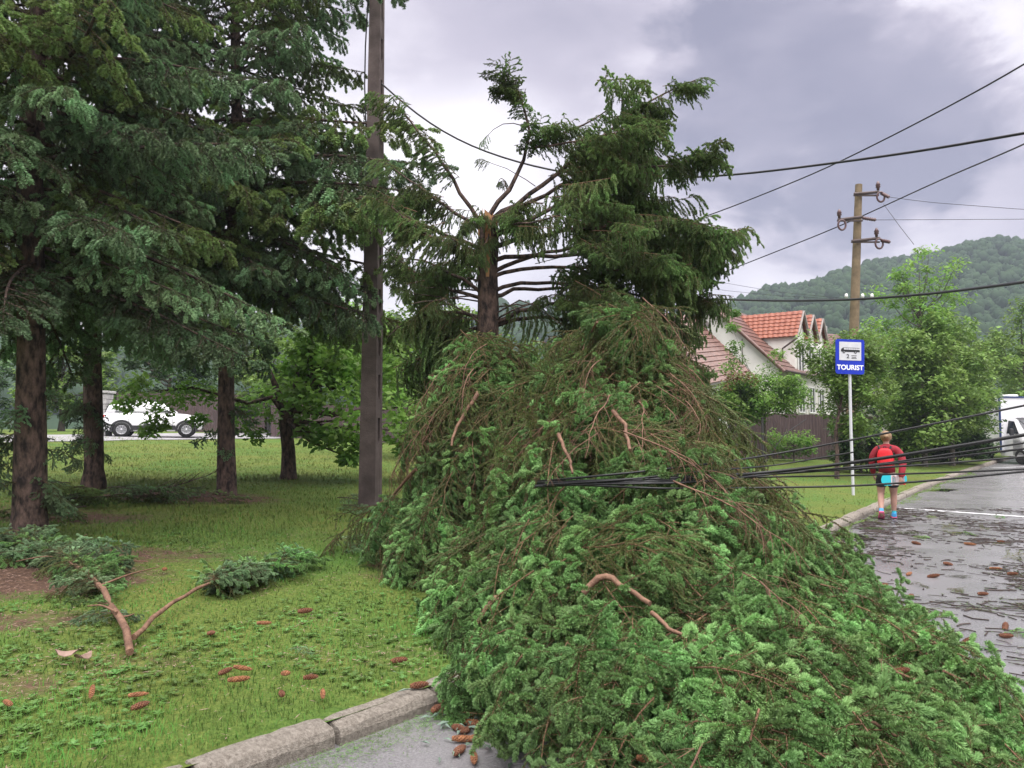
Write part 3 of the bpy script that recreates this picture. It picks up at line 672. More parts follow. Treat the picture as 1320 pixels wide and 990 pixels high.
rng = np.random.default_rng(21)
def limb(pts, r0=.035, r1=.008, curt=0.0, bushy=0.0, name='limb', mat='bark', start=.25, drop=1.0, fs=1.0):
    """an arm of the broken spruce through (picture x, y, depth) points, hung with sprays"""
    if 600 < pts[0][0] < 660 and pts[0][1] > 255: pts = [(631, max(pts[0][1]+8, 278), 9.5)]+pts
    P = np.array([loc(at(*p)) for p in pts]); k = np.concatenate(([0], np.cumsum(np.linalg.norm(np.diff(P, axis=0), axis=1)))); L = k[-1]
    x = np.linspace(0, L, max(6, int(L/.18))); Q = np.stack([np.interp(x, k, P[:, i]) for i in range(3)], -1); Q[1:-1] = (Q[:-2]+2*Q[1:-1]+Q[2:])/4; Q[1:-1] += rng.normal(0, .012, Q[1:-1].shape)
    mb = MB(); mb.tube(Q, np.linspace(r0, r1, len(Q)), 7); mb.build(name, M[mat], broken)
    def put(n, meshes, nm, smin, smax, tilt):
        for _ in range(n):
            f = start+(1-start)*rng.random()**.8; i = min(int(f*(len(Q)-1)), len(Q)-2); d = nrm(Q[i+1]-Q[i])
            h = nrm(np.array((d[0], d[1], d[2]*.6))+rng.normal(0, .25, 3)); up = np.array((0, 0, 1.0))
            if nm == 'leafy_spray':
                a = rng.uniform(-1.1, 1.1); c, s_ = math.cos(a), math.sin(a); h = nrm(np.array((h[0]*c-h[1]*s_, h[0]*s_+h[1]*c, h[2]*.5-.30+rng.normal(0, .2))))
            sc = rng.uniform(smin, smax)
            link(nm, meshes[int(rng.integers(len(meshes)))], broken, loc=Q[i]+(Q[i+1]-Q[i])*rng.random()+rng.normal(0, .03, 3), rot=euler_from_axes(h, up), scl=(sc, sc, sc*drop))
    put(int(round(curt*L*.95)), CURT, 'hanging_spray', .5*fs, .95*fs, 0)
    put(int(round(bushy*L*.72)), BUSHY, 'leafy_spray', .45*fs, .8*fs, 0)
    return Q
# left arms
limb([(625, 292, 9.5), (600, 262, 9.4), (575, 215, 9.3), (545, 178, 9.2), (505, 125, 9.1)], .032, .006, 3.0, .2, start=.35, drop=.8)
limb([(625, 300, 9.5), (590, 275, 9.7), (555, 252, 9.8), (520, 225, 9.9), (500, 210, 10)], .030, .006, 4.2, .4, start=.3)
limb([(625, 318, 9.5), (580, 308, 9.3), (535, 285, 9.1), (495, 255, 9.0)], .030, .007, 3.6, .5, start=.2)
limb([(625, 345, 9.5), (590, 328, 9.2), (545, 300, 9.0), (500, 262, 8.9)], .030, .007, 2.0, .2, start=.35)
limb([(625, 380, 9.5), (590, 355, 9.6), (545, 335, 9.8), (512, 333, 10)], .028, .007, 3.0, .2, start=.4)
limb([(625, 385, 9.5), (575, 372, 9.8), (530, 350, 10), (495, 318, 10.2)], .028, .007, 2.0, .3, start=.3)
limb([(625, 405, 9.5), (570, 400, 9.8), (520, 415, 10), (500, 435, 10.1)], .028, .007, 5.0, .5, start=.25, drop=1.3)
limb([(625, 420, 9.5), (580, 430, 9.9), (540, 462, 10.1), (515, 480, 10.2)], .028, .007, 5.0, .5, start=.2, drop=1.4)
limb([(622, 340, 9.5), (596, 340, 9.9), (560, 352, 10.4), (540, 372, 10.6)], .02, .006, 5, .5, start=.2)
limb([(622, 330, 9.5), (596, 318, 9.0), (572, 300, 8.6)], .02, .006, 4, .3, start=.3)
# upright arm with bare bend and tufted top
limb([(642, 264, 9.5), (662, 232, 9.45), (681, 203, 9.4), (683, 172, 9.4), (679, 140, 9.4), (664, 118, 9.35), (650, 90, 9.3)], .034, .006, 6.5, 5.0, start=.42, drop=.6, fs=.62)
limb([(683, 185, 9.4), (705, 172, 9.3), (722, 158, 9.2)], .018, .006, 8, 3, start=.1, drop=.7, fs=.7)
limb([(683, 172, 9.4), (660, 155, 9.5), (640, 165, 9.6), (626, 178, 9.7)], .008, .003, 2.0, 0, start=.3, fs=.5)
limb([(655, 245, 9.5), (648, 225, 9.7), (640, 240, 9.8)], .008, .003, 2, 0, start=.3, fs=.5)
limb([(690, 240, 9.5), (672, 228, 9.6), (650, 215, 9.6), (620, 205, 9.6)], .006, .003, 1.5, 0, start=.4, fs=.4)
# right arms sweeping up
limb([(645, 278, 9.5), (700, 240, 9.4), (760, 190, 9.3), (800, 158, 9.2), (840, 125, 9.1), (897, 103, 9.0)], .036, .006, 2.4, 2.8, start=.42, fs=.8)
limb([(690, 185, 9.4), (735, 170, 9.4), (770, 152, 9.4), (788, 138, 9.4)], .020, .006, 6, 1.2, start=.1, drop=.7, fs=.7)
limb([(690, 190, 9.3), (735, 185, 9.2), (775, 173, 9.1), (800, 172, 9.0)], .018, .006, 7, 1.2, start=.1, drop=.7, fs=.7)
limb([(645, 282, 9.5), (705, 250, 9.6), (765, 215, 9.7), (815, 165, 9.8), (840, 150, 9.9)], .034, .007, 2.0, 2.5, start=.45)
limb([(648, 300, 9.5), (710, 270, 9.5), (770, 240, 9.5), (830, 215, 9.4), (880, 212, 9.3), (916, 200, 9.2)], .034, .007, 3.6, 3.0, start=.4, fs=.85)
limb([(648, 312, 9.5), (720, 300, 9.3), (790, 290, 9.1), (850, 285, 9.0), (900, 287, 8.9), (940, 298, 8.8)], .034, .007, 2.6, 4.2, start=.4)
limb([(648, 330, 9.5), (720, 330, 9.6), (800, 318, 9.7), (870, 305, 9.7), (935, 310, 9.6)], .032, .007, 3.0, 4.2, start=.42)
limb([(645, 345, 9.5), (700, 325, 9.7), (760, 318, 9.9), (830, 335, 10), (890, 330, 10)], .030, .007, 3.6, 4.0, start=.42)
limb([(645, 350, 9.5), (690, 344, 9.3), (760, 345, 9.2), (830, 350, 9.1), (890, 345, 9.0)], .028, .007, 3.0, 4.0, start=.45)
limb([(645, 370, 9.5), (700, 362, 9.6), (770, 372, 9.8), (840, 385, 10), (905, 385, 10), (922, 380, 10)], .028, .007, 3.6, 4.0, start=.4, drop=1.2)
limb([(645, 375, 9.5), (690, 372, 9.9), (750, 370, 10.3), (830, 400, 10.6), (890, 425, 10.8)], .028, .007, 4.0, 4.0, start=.3, drop=1.2)
limb([(645, 410, 9.5), (690, 398, 9.6), (740, 385, 9.7), (790, 382, 9.8)], .034, .009, 3.4, .4, start=.3, drop=1.1)
limb([(645, 415, 9.5), (690, 408, 9.8), (760, 415, 10.2), (830, 440, 10.5), (895, 470, 10.7)], .028, .007, 5.0, 4.0, start=.4, drop=1.3)
limb([(634, 285, 9.42), (612, 278, 9.1), (600, 290, 8.95)], .012, .006, 12, 3, start=.05, fs=.5)
limb([(634, 282, 9.4), (664, 280, 9.1), (690, 292, 8.9)], .012, .006, 12, 3, start=.05, fs=.5)
limb([(632, 300, 9.38), (625, 312, 9.2), (612, 330, 9.1)], .010, .006, 10, 2, start=.1, fs=.5)
limb([(750, 380, 10), (800, 400, 10.3), (850, 440, 10.5), (890, 490, 10.6)], .02, .006, 5.0, 4.0, start=.2, drop=1.3)
limb([(650, 275, 9.5), (672, 262, 9.0), (700, 262, 8.7)], .02, .008, 5, 1, start=.1, fs=.7)
limb([(640, 300, 9.4), (655, 290, 9.0), (690, 285, 8.7), (730, 275, 8.5)], .02, .008, 4, .6, start=.2, fs=.8)
limb([(760, 215, 9.7), (790, 190, 9.8), (820, 190, 9.9), (845, 210, 10)], .016, .006, 8, 6, start=.1)
limb([(790, 240, 9.5), (820, 250, 9.6), (860, 260, 9.6)], .016, .006, 8, 6, start=.1)
for i in range(105):     # the living side: sprays filling the crown right of the bare trunk
    py = rng.uniform(135, 480); zc = at(0, py, 9.5)[2]-sb[2]; R = np.interp(py, [100, 140, 200, 250, 300, 370, 430, 490], [2.3, 2.05, 2.45, 2.0, 2.65, 2.45, 2.35, 2.15]); r0 = np.interp(py, [120, 200, 250, 300, 480], [2.0, 1.75, 1.35, 1.25, 1.05])
    a = rng.uniform(-.75, .75); q = rng.uniform(r0, max(R-.28, r0+.1))*(1-.18*abs(a)); h = np.array((math.cos(a), math.sin(a), -.35+rng.normal(0, .2)))
    if i % 5 < 3: link('leafy_spray', BUSHY[int(rng.integers(5))], broken, loc=(q*math.cos(a), q*math.sin(a), zc), rot=euler_from_axes(h, (0, 0, 1)), scl=rng.uniform(.45, .75))
    else: link('hanging_spray', CURT[int(rng.integers(5))], broken, loc=(q*math.cos(a), q*math.sin(a), zc+.1), rot=euler_from_axes((h[0], h[1], h[2]*.3), (0, 0, 1)), scl=rng.uniform(.6, .95))
for i in range(8):      # short dead snags on the bare trunk
    y0 = rng.uniform(330, 420); sd = rng.choice((-1, 1)); x0 = 630
    limb([(x0+sd*12, y0, 9.5), (x0+sd*45, y0+rng.uniform(-22, 10), 9.5+rng.normal(0, .5)), (x0+sd*rng.uniform(70, 120), y0+rng.uniform(-30, 20), 9.5+rng.normal(0, .8))], .012, .004, 1.2, 0, name='snag', start=.5, fs=.6)

# ------------------------------------------------------------------ the fallen treetop
hb = np.array((1.2, 6.0, 0.0)); heap = empty('fallen_treetop', hb, 'huge heap of the broken-off spruce top with drooping green branches spilling over the kerb', 'fallen tree')
def hl(p): return np.asarray(p)-hb
mb = MB(); PT = np.array([(-.0, 8.9, 1.5), (.4, 8.1, 1.3), (1.0, 6.9, .9), (1.7, 5.4, .5), (2.0, 4.5, .3)]); mb.tube(hl(PT), [.12, .115, .10, .075, .045], 12); mb.build('trunk', M['limb_red'], heap)
rng = np.random.default_rng(33)
def place_spray(x, y, off, yaw_sd, meshes, name, smin, smax, lift=0.0, dirv=None):
    e = .08; gx = (mound(x+e, y)-mound(x-e, y))/(2*e); gy = (mound(x, y+e)-mound(x, y-e))/(2*e)
    gx, gy = np.clip(gx, -2.2, 2.2), np.clip(gy, -2.2, 2.2)
    nml = nrm(np.array((-gx, -gy, 1.0))); d2 = np.array((-gx, -gy)); out = np.array((x-.9, y-7.6)); d2 = d2+.25*out/max(np.linalg.norm(out), .1)
    a = math.atan2(d2[1], d2[0])+rng.normal(0, yaw_sd); dx, dy = math.cos(a), math.sin(a)
    X = nrm(np.array((dx, dy, gx*dx+gy*dy+lift+rng.normal(0, .12)))); sc = rng.uniform(smin, smax)
    p = np.array((x, y, float(mound(x, y))))+nml*off; Z = nrm(nml+rng.normal(0, .28, 3))
    return link(name, meshes[int(rng.integers(len(meshes)))], heap, loc=hl(p), rot=euler_from_axes(X, Z), scl=sc)
def sample(n, w):
    out = []
    while len(out) < n:
        x, y = rng.uniform(-2.3, 4.6), rng.uniform(2.2, 11.0); h = float(mound_h(np.array(x), np.array(y)))
        if h < .05: continue
        if rng.random() < w(x, y, h): out.append((x, y, h))
    return out
def steep(x, y):
    e = .1; return math.sqrt(1+((mound(x+e, y)-mound(x-e, y))/(2*e))**2+((mound(x, y+e)-mound(x, y-e))/(2*e))**2)
gap = lambda x, y: float(np.clip(.5+1.2*math.sin(3.1*x+1.3*math.sin(2.2*y))*math.sin(2.9*y+.8*x+1), .03, 1))
front = lambda x, y: 1.0 if y < 8.6 else .35
for x, y, h in sample(240, lambda x, y, h: min(1, steep(x, y)/2.4)*front(x, y)):       # inner layer
    place_spray(x, y, -.34+rng.normal(0, .07), .7, FRESH if rng.random() < .5 else OLIVE, 'inner_spray', .8, 1.2)
for x, y, h in sample(130, lambda x, y, h: (h > .7)*min(1, steep(x, y)/2.4)*front(x, y)):
    place_spray(x, y, -.65+rng.normal(0, .08), 1.2, FRESH+OLIVE, 'deep_spray', .9, 1.3)
for x, y, h in sample(295, lambda x, y, h: min(1, steep(x, y)/2.4)*front(x, y)*(1.0 if h < .9 else .85)*(1.25 if y < 6 else 1)*gap(x, y)):
    s_ = (.80, 1.15) if y < 5 else (.70, 1.10)
    place_spray(x, y, rng.uniform(-.20, .06), .45, FRESH, 'green_spray', *s_)
for x, y, h in sample(200, lambda x, y, h: min(1, steep(x, y)/2.4)*front(x, y)*(1.0 if h > 1.1 else .3 if h > .6 else .13)*gap(x, y)):
    place_spray(x, y, rng.uniform(-.14, .05), .4, OLIVE, 'bare_spray', .75, 1.25)
for x, y, h in sample(120, lambda x, y, h: 1.0 if h < .45 and y < 9 else .0):       # the ragged rim lying on the ground
    place_spray(x, y, rng.uniform(.0, .10), .6, FRESH, 'rim_spray', .60, .95, .02)
def twig_mesh(seed):
    t = Twigs(seed); P = t.line((-.5, 0, 0), (1, 0, .35), 1.0, 9, .8, .3); t.add(P, .007, .002, 0); S = t.kids(P, 1, .1, .075, lambda f: .34*(1-f)**.6+.06, 40, .9, .0032, n=5, flat=.6)
    for Q in S: t.kids(Q, 2, .2, .08, lambda f: .12, 38, .8, .0018, n=3, flat=.6)
    mb = MB(); t.wood(mb); return mb.mesh('bare_twig', M['limb_red'])
TW = [twig_mesh(700+i) for i in range(4)]
for x, y, h in sample(70, lambda x, y, h: min(1, steep(x, y)/2.4)*(y < 8.8)*(1.0 if h > .9 else .12)):
    place_spray(x, y, rng.uniform(.02, .12), .4, TW, 'bare_twig', .5, 1.0)
def bare_limb(pts, r0, r1, up=.19):
    """a reddish broken limb lying over the heap; picture x, y and depth on the mound"""
    P = []; D = []
    for px, py in pts:
        d = px_dir(px, py); d = d/d[1]; D.append(d); Y = np.linspace(2.4, 11, 1500); Q = np.array((0, 0, CAM_H))+Y[:, None]*d
        k = np.argmax(Q[:, 2] <= mound(Q[:, 0], Q[:, 1])+.05); P.append(Y[k])
    md = np.median(P); P = [np.array((0, 0, CAM_H))+d*(np.clip(y, md-.3, md+.3)-up) for d, y in zip(D, P)]
    P = np.array(P); k = np.concatenate(([0], np.cumsum(np.linalg.norm(np.diff(P, axis=0), axis=1)))); x = np.linspace(0, k[-1], 10)
    Q = np.stack([np.interp(x, k, P[:, i]) for i in range(3)], -1); Q[1:-1] = (Q[:-2]+2*Q[1:-1]+Q[2:])/4; Q[1:-1] += rng.normal(0, .004, (8, 3))
    mb = MB(); mb.tube(hl(Q), np.linspace(r0*.78, r1*.7, 10)*rng.uniform(.88, 1.12, 10), 8); mb.build('limb', M['limb_red'], heap)
for pts, r0, r1 in (([(617, 505), (600, 530), (586, 555), (582, 575)], .030, .016),  
    ([(790, 530), (806, 548), (812, 580)], .022, .016), ([(536, 605), (505, 640), (478, 680)], .024, .014),  
    ([(640, 770), (622, 790), (612, 805)], .022, .013), ([(752, 765), (780, 738), (815, 765), (838, 778)], .028, .018), ([(640, 640), (668, 622), (690, 618)], .020, .012), 
    ([(1012, 902), (1048, 905), (1095, 920)], .017, .012), ([(1098, 922), (1135, 935), (1160, 950)], .012, .008), ([(590, 700), (570, 735), (560, 755)], .014, .009), 
    ([(840, 790), (870, 815), (905, 830)], .016, .010), ([(720, 560), (735, 595), (738, 610)], .02, .012), ([(770, 415), (755, 440), (745, 470)], .014, .010)):
    bare_limb(pts, r0, r1)
# ------------------------------------------------------------------ broadleaf trees and shrubs
def leaf_batch(mb, rng, centres, radii, n, size, mat, flat=.5, aspect=.5, tint0=None):
    """n leaves around every clump centre"""
    k = len(centres); C = np.repeat(centres, n, 0); R = np.repeat(radii, n)[:, None]; m = len(C)
    q = nrm(rng.normal(0, 1, (m, 3)))*rng.random((m, 1))**.45; q[:, 2] *= .75; P = C+q*R
    a = rng.uniform(0, 6.28, m); d = np.stack([np.cos(a), np.sin(a), rng.normal(-.35, .35, m)], -1); d = nrm(d)
    up = nrm(np.stack([rng.normal(0, flat, m), rng.normal(0, flat, m), np.ones(m)], -1)); sd = nrm(np.cross(d, up))
    L = size*rng.uniform(.6, 1.25, m)[:, None]; W = L*aspect/2
    V = np.stack([P, P+d*L*.5+sd*W-up*L*.06, P+d*L-up*L*.10, P+d*L*.5-sd*W-up*L*.06], 1).reshape(-1, 3)
    ct = np.repeat(rng.uniform(.1, .8, k) if tint0 is None else tint0, n); T = np.clip(ct+rng.normal(0, .18, m)+.15*q[:, 2], 0, 1)
    mb.add(V, np.arange(4*m).reshape(-1, 4), mat, np.repeat(T, 4))
def leafy_tree(name, base, label, cat, group, seed, trunk_h, height, rx, ry, mat, n_clump, n_leaf, leaf, trunk_r, bark='bark_grey', centre=(0, 0), clump=(.35, .75), lean=(0, 0), aspect=.5, shell=.5, bottom=None, extra=None, flat=.5):
    rng = np.random.default_rng(seed); root = empty(name, base, label, cat, group)
    bot = trunk_h if bottom is None else bottom; cz = (height+bot)/2; rz = (height-bot)/2
    th = rng.uniform(0, 6.28, n_clump); u = rng.uniform(-1, 1, n_clump); rad = (shell+(1-shell)*rng.random(n_clump))*(1+.22*np.sin(3*th+seed)*np.cos(2.5*u+seed))
    rr = np.sqrt(1-u*u); C = np.stack([rx*rad*rr*np.cos(th)+centre[0], ry*rad*rr*np.sin(th)+centre[1], cz+rz*rad*u], -1)
    R = rng.uniform(clump[0], clump[1], n_clump)
    if extra is not None: C = np.concatenate([C, np.array([e[:3] for e in extra])]); R = np.concatenate([R, [e[3] for e in extra]])
    mb = MB(); tip = np.array((lean[0], lean[1], trunk_h)); fork = tip
    P = np.array([(0, 0, -.15), (0, 0, .15), tip*.5+(.03, .02, 0), tip]); mb.tube(P, [trunk_r*1.4, trunk_r*1.1, trunk_r*.95, trunk_r*.85], 12)
    top = np.array((centre[0]*.8, centre[1]*.8, height*.86)); mb.tube([fork, (fork+top)/2+rng.normal(0, .1, 3), top], [trunk_r*.8, trunk_r*.45, trunk_r*.12], 8)
    mb.build('trunk', M[bark], root)
    lb = MB(); order = rng.permutation(len(C))[:min(len(C), 26)]
    for i in order:
        s = fork+(top-fork)*np.clip((C[i][2]-trunk_h)/max(height-trunk_h, .1)*.7, 0, .8); m_ = (s+C[i])/2+(0, 0, -.08*np.linalg.norm(C[i]-s))+rng.normal(0, .06, 3)
        lb.tube([s, m_, C[i]], [trunk_r*.32, trunk_r*.2, trunk_r*.06], 5, caps=False)
    lb.build('limbs', M[bark], root)
    mb = MB(); leaf_batch(mb, rng, C, R, n_leaf, leaf, 0, aspect=aspect, flat=flat); mb.build('crown', M[mat], root); return root
def gp(px, Y): x = (px-660)/FPX*Y; return np.array((x, Y, float(gz(x, Y))))

# left lawn: broad-leaved tree behind the pole
b = pix(372, 617)
k = b[1]/FPX
ex = []
rng = np.random.default_rng(5)
for (px, py, dy, r) in ((175, 508, -.8, .34), (200, 520, -.9, .38), (225, 515, -.9, .36), (205, 545, -.9, .26), (190, 555, -.9, .2), (160, 520, -.8, .26), (245, 500, -.7, .36), (255, 540, -.6, .2), (270, 510, -.5, .3), (180, 490, -.7, .3), (310, 545, -.3, .32), (330, 560, -.2, .25), (318, 520, -.2, .3), (345, 530, 0, .34)):
    q = at(px, py, b[1]+dy)-b; ex.append((*q, r))
main = []
for (px, py, dy, r) in ((395, 520, -.6, .5), (430, 505, -.7, .6), (455, 540, -.8, .55), (410, 560, -.7, .42), (440, 565, -.7, .4), (500, 520, 0, .6), (520, 555, -.2, .45), (475, 500, .3, .7), (400, 490, .4, .6), (540, 520, .6, .6), (380, 545, .6, .4), (470, 570, -.5, .3), (430, 475, .2, .6), (500, 480, .5, .6), (350, 500, .7, .45), (525, 575, 0, .28), (450, 590, -.6, .2), (380, 505, -.5, .4)):
    q = at(px, py, b[1]+dy)-b; main.append((*q, r))
leafy_tree('broadleaf_tree', b, 'broad-leaved tree with a short forked trunk and big bright leaves behind the concrete pole', 'tree', None, 3, 1.25, 3.3, 1.2, 1.0, 'leaf_light', 14, 190, .17, .15, 'bark', flat=.9, centre=(1.0, .3), extra=main, aspect=.55, bottom=2.0, lean=(-.1, 0))
t = bpy.context.scene.collection.objects
tree = [o for o in COL.objects if o.name == 'broadleaf_tree'][0]
mb = MB(); C = np.array([e[:3] for e in ex]); leaf_batch(mb, rng, C, np.array([e[3] for e in ex]), 130, .14, 0, flat=.9, aspect=.45, tint0=np.random.default_rng(2).uniform(.4, 1, len(C))); mb.build('drooping_leaves', M['leaf_light'], tree)
mb = MB(); p0 = np.array((-.1, 0, 1.35)); mid = at(320, 520, b[1]-.3)-b; mb.tube([p0, at(350, 512, b[1]-.1)-b, mid, at(250, 500, b[1]-.7)-b, at(190, 505, b[1]-.8)-b], [.06, .05, .042, .03, .012], 7)
mb.tube([p0, at(356, 500, b[1])-b, at(348, 480, b[1]+.1)-b], [.1, .07, .05], 8); mb.tube([p0, at(378, 510, b[1])-b, at(384, 480, b[1]+.2)-b], [.09, .06, .04], 8); mb.build('side_limb', M['bark'], tree)

G = 'broad-leaved trees behind the fences'
leafy_tree('broadleaf_tree', gp(545, 24), 'leafy green tree standing behind the concrete pole and snapped spruce, left side', 'tree', G, 12, 1.5, 5.2, 2.2, 1.6, 'leaf_mid', 60, 150, .20, .14, bottom=.5)
leafy_tree('broadleaf_tree', gp(470, 36), 'tall pale green tree far behind the dark left fence', 'tree', G, 13, 1.6, 6.6, 3.0, 2.4, 'leaf_light', 60, 150, .27, .16, bottom=.5)
leafy_tree('broadleaf_tree', gp(345, 40), 'green tree behind the car and dark fence, between two spruces', 'tree', G, 14, 1.6, 6.2, 3.4, 2.4, 'leaf_mid', 60, 150, .27, .16, bottom=.5)
leafy_tree('broadleaf_tree', gp(215, 44), 'dark green tree behind the white car', 'tree', G, 15, 1.6, 6.4, 3.6, 2.6, 'leaf_dark', 60, 150, .27, .16, bottom=.5)
leafy_tree('broadleaf_tree', gp(80, 42), 'dense green tree left of the stone pillar beyond the drive', 'tree', G, 16, 1.2, 5.4, 2.6, 2.4, 'leaf_mid', 60, 150, .27, .16, bottom=.5)
leafy_tree('broadleaf_tree', gp(-60, 46), 'green tree at the far left edge beyond the drive', 'tree', G, 17, 1.6, 5.5, 4.0, 3.0, 'leaf_dark', 60, 150, .27, .18, bottom=.5)
leafy_tree('broadleaf_tree', gp(640, 30), 'green tree hidden behind the trunk of the snapped spruce', 'tree', G, 18, 1.6, 4.6, 2.6, 2.0, 'leaf_mid', 55, 130, .22, .15, bottom=.4)
leafy_tree('broadleaf_tree', gp(760, 34), 'low green tree behind the right half of the snapped spruce', 'tree', G, 19, 1.6, 4.6, 2.8, 2.0, 'leaf_dark', 55, 130, .22, .15, bottom=.4)
G = 'trees and tall shrubs along the right side of the lawn'
tb = pix(1079, 617)
leafy_tree('street_tree', tb, 'dense round tree on a thin trunk right behind the blue sign', 'tree', G, 21, 1.35, 4.75, 1.25, 1.3, 'leaf_mid', 75, 170, .13, .06, 'bark', centre=(.62, .4), clump=(.28, .55), bottom=1.25, shell=.35)
leafy_tree('feathery_shrub', gp(985, 27.5), 'feathery yellow-green small tree in front of the white house', 'shrub', G, 22, 1.3, 3.35, 1.75, 1.2, 'leaf_light', 60, 170, .15, .05, bottom=1.5, clump=(.32, .6), aspect=.4, extra=[(-1.05, 0, 4.2, .35), (-1.1, 0, 4.9, .28), (-.9, .1, 3.7, .4), (-1.0, 0, 5.4, .2), (-1.3, -.2, 3.4, .4), (.5, 0, 3.9, .35)])
leafy_tree('feathery_shrub', gp(948, 27.2), 'dark-leaved shrub with brown withered leaves below the slate roof', 'shrub', G, 23, .8, 3.1, .9, .8, 'leaf_mid', 34, 130, .14, .04, bottom=1.5, clump=(.25, .45), aspect=.45)
sh = [o for o in COL.objects if o.name == 'feathery_shrub.001'][0]
mb = MB(); leaf_batch(mb, np.random.default_rng(3), np.array([(-.35, -.7, 3.05), (-.1, -.8, 2.95), (.2, -.8, 3.0), (.4, -.7, 2.85), (-.5, -.7, 2.75)]), np.array([.28]*5), 45, .13, 0); mb.build('withered_leaves', M['leaf_brown'], sh)
leafy_tree('ash_tree', gp(1190, 31), 'tall thin tree with open airy crown against the hill', 'tree', G, 24, 4.2, 9.0, 1.8, 1.5, 'leaf_light', 70, 70, .19, .10, 'bark_grey', clump=(.28, .55), bottom=3.9, aspect=.4, shell=.55)
leafy_tree('broadleaf_tree', gp(1225, 30), 'spreading bright green tree with a forked limb left of the van', 'tree', G, 25, 2.2, 6.0, 1.7, 1.5, 'leaf_mid', 80, 170, .18, .10, clump=(.4, .7), bottom=1.2)
leafy_tree('broadleaf_tree', gp(1190, 28.5), 'wide bushy tree filling the gap right of the sign', 'tree', G, 26, 1.0, 4.9, 1.75, 1.6, 'leaf_mid', 85, 170, .17, .09, clump=(.35, .65), bottom=.5)
leafy_tree('broadleaf_tree', gp(1150, 35), 'pale green tree behind the tree at the sign, below the hill', 'tree', G, 27, 2.0, 6.1, 2.0, 1.6, 'leaf_light', 65, 140, .19, .10, bottom=1.4)
leafy_tree('broadleaf_tree', gp(1320, 38), 'tall green tree behind the van at the right edge', 'tree', G, 28, 2.0, 7.6, 3.0, 2.4, 'leaf_mid', 90, 150, .21, .14, bottom=1.0)
leafy_tree('broadleaf_tree', gp(1395, 44), 'tall tree at the far right beyond the van', 'tree', G, 29, 2.0, 8.0, 3.4, 2.6, 'leaf_light', 80, 140, .22, .15, bottom=1.0)
leafy_tree('broadleaf_tree', gp(1215, 33), 'dark leafy tree in the shade behind the end of the lawn', 'tree', G, 30, 1.4, 4.4, 1.9, 1.4, 'leaf_dark', 85, 160, .19, .10, bottom=.2)
leafy_tree('broadleaf_tree', gp(1240, 52), 'far green tree at the foot of the hill', 'tree', G, 31, 2.0, 8.8, 4.0, 3.0, 'leaf_mid', 90, 120, .26, .16, bottom=1.0)
leafy_tree('broadleaf_tree', gp(1130, 60), 'far tree beyond the houses, left of the tall thin tree', 'tree', G, 32, 2.0, 8.0, 4.0, 3.0, 'leaf_dark', 80, 120, .28, .16, bottom=1.0)
leafy_tree('low_bush', gp(1022, 29), 'low pale bush at the foot of the dark fence', 'shrub', G, 33, .2, 1.15, 1.1, .6, 'leaf_light', 30, 70, .12, .03, bottom=.1, clump=(.2, .4))
leafy_tree('low_bush', gp(1108, 24.6), 'dark low bush between the fence and the sign post', 'shrub', G, 34, .2, 1.7, 1.0, .6, 'leaf_dark', 40, 140, .14, .03, bottom=.1, clump=(.2, .4))
leafy_tree('low_bush', gp(1172, 29.5), 'leafy low bush behind the person at the end of the fence', 'shrub', G, 36, .2, 1.9, 1.3, .7, 'leaf_mid', 50, 140, .15, .03, bottom=.1, clump=(.25, .5))
leafy_tree('low_bush', gp(1232, 31), 'dark undergrowth bush left of the van', 'shrub', G, 35, .2, 1.6, 1.4, .8, 'leaf_dark', 50, 140, .16, .03, bottom=.1, clump=(.25, .5))

# ------------------------------------------------------------------ fences
def board_fence(a, b, h, label, mat, w=.13, seed=0, z0=None):
    a, b = np.array(a), np.array(b); L = np.linalg.norm((b-a)[:2]); d = (b-a)/L; rz = math.atan2(d[1], d[0]); rng = np.random.default_rng(seed)
    root = empty('board_fence', a, label, 'fence'); mb = MB(); n = int(L/w)
    for i in range(n):
        p = d*((i+.5)*w); hh = h+rng.normal(0, .012); mb.box((p[0], p[1], p[2]+hh/2+.03), (w*.93, .022, hh), rz)
        mb.n = mb.n
    mb.build('boards', M[mat], root, kind='stuff'); k = max(2, int(L/2.4))
    for i in range(k+1):
        p = d*(L*i/k); q = MB(); q.box((p[0]+.08*d[1], p[1]-.08*d[0]*-1, p[2]+h/2), (.09, .09, h+.05), rz, bev=.01); q.build('post', M['post_dark'], root)
    for zz in (.35, h-.3):
        q = MB(); p = d*L/2; q.box((p[0]-.04*-d[1], p[1]+.04*d[0]*1, p[2]+zz), (L, .05, .08), rz); q.build('rail', M['post_dark'], root)
a = gp(940, 29.5); b2 = gp(1130, 31.5); board_fence(a, b2, 1.78, 'dark brown board fence in front of the white house', 'fence', seed=1)
a = gp(150, 37.5); b2 = gp(345, 38.5); board_fence(a, b2, 1.9, 'dark board fence behind the white car', 'fence', seed=2)
a = gp(350, 35.5); b2 = gp(640, 31); board_fence(a, b2, 1.55, 'dark board fence running behind the broad-leaved tree to the spruce', 'fence', seed=3)
p = gp(131, 31.5); r_ = empty('stone_pillar', p, 'grey stone gate pillar left of the white car', 'pillar')
rng = np.random.default_rng(3)
for i in range(8):
    for j in (-1, 1):
        mb = MB(); s_ = .11*(1 if i % 2 else -1); mb.box((j*.17+s_*.35, 0, .11+i*.215), (.33-j*s_*.6, .55, .205), bev=.018); mb.build('stone', M['stone_pillar'], r_)
mb = MB(); mb.box((0, 0, 1.80), (.82, .70, .1), bev=.02); mb.build('cap', M['stone_pillar'], r_)

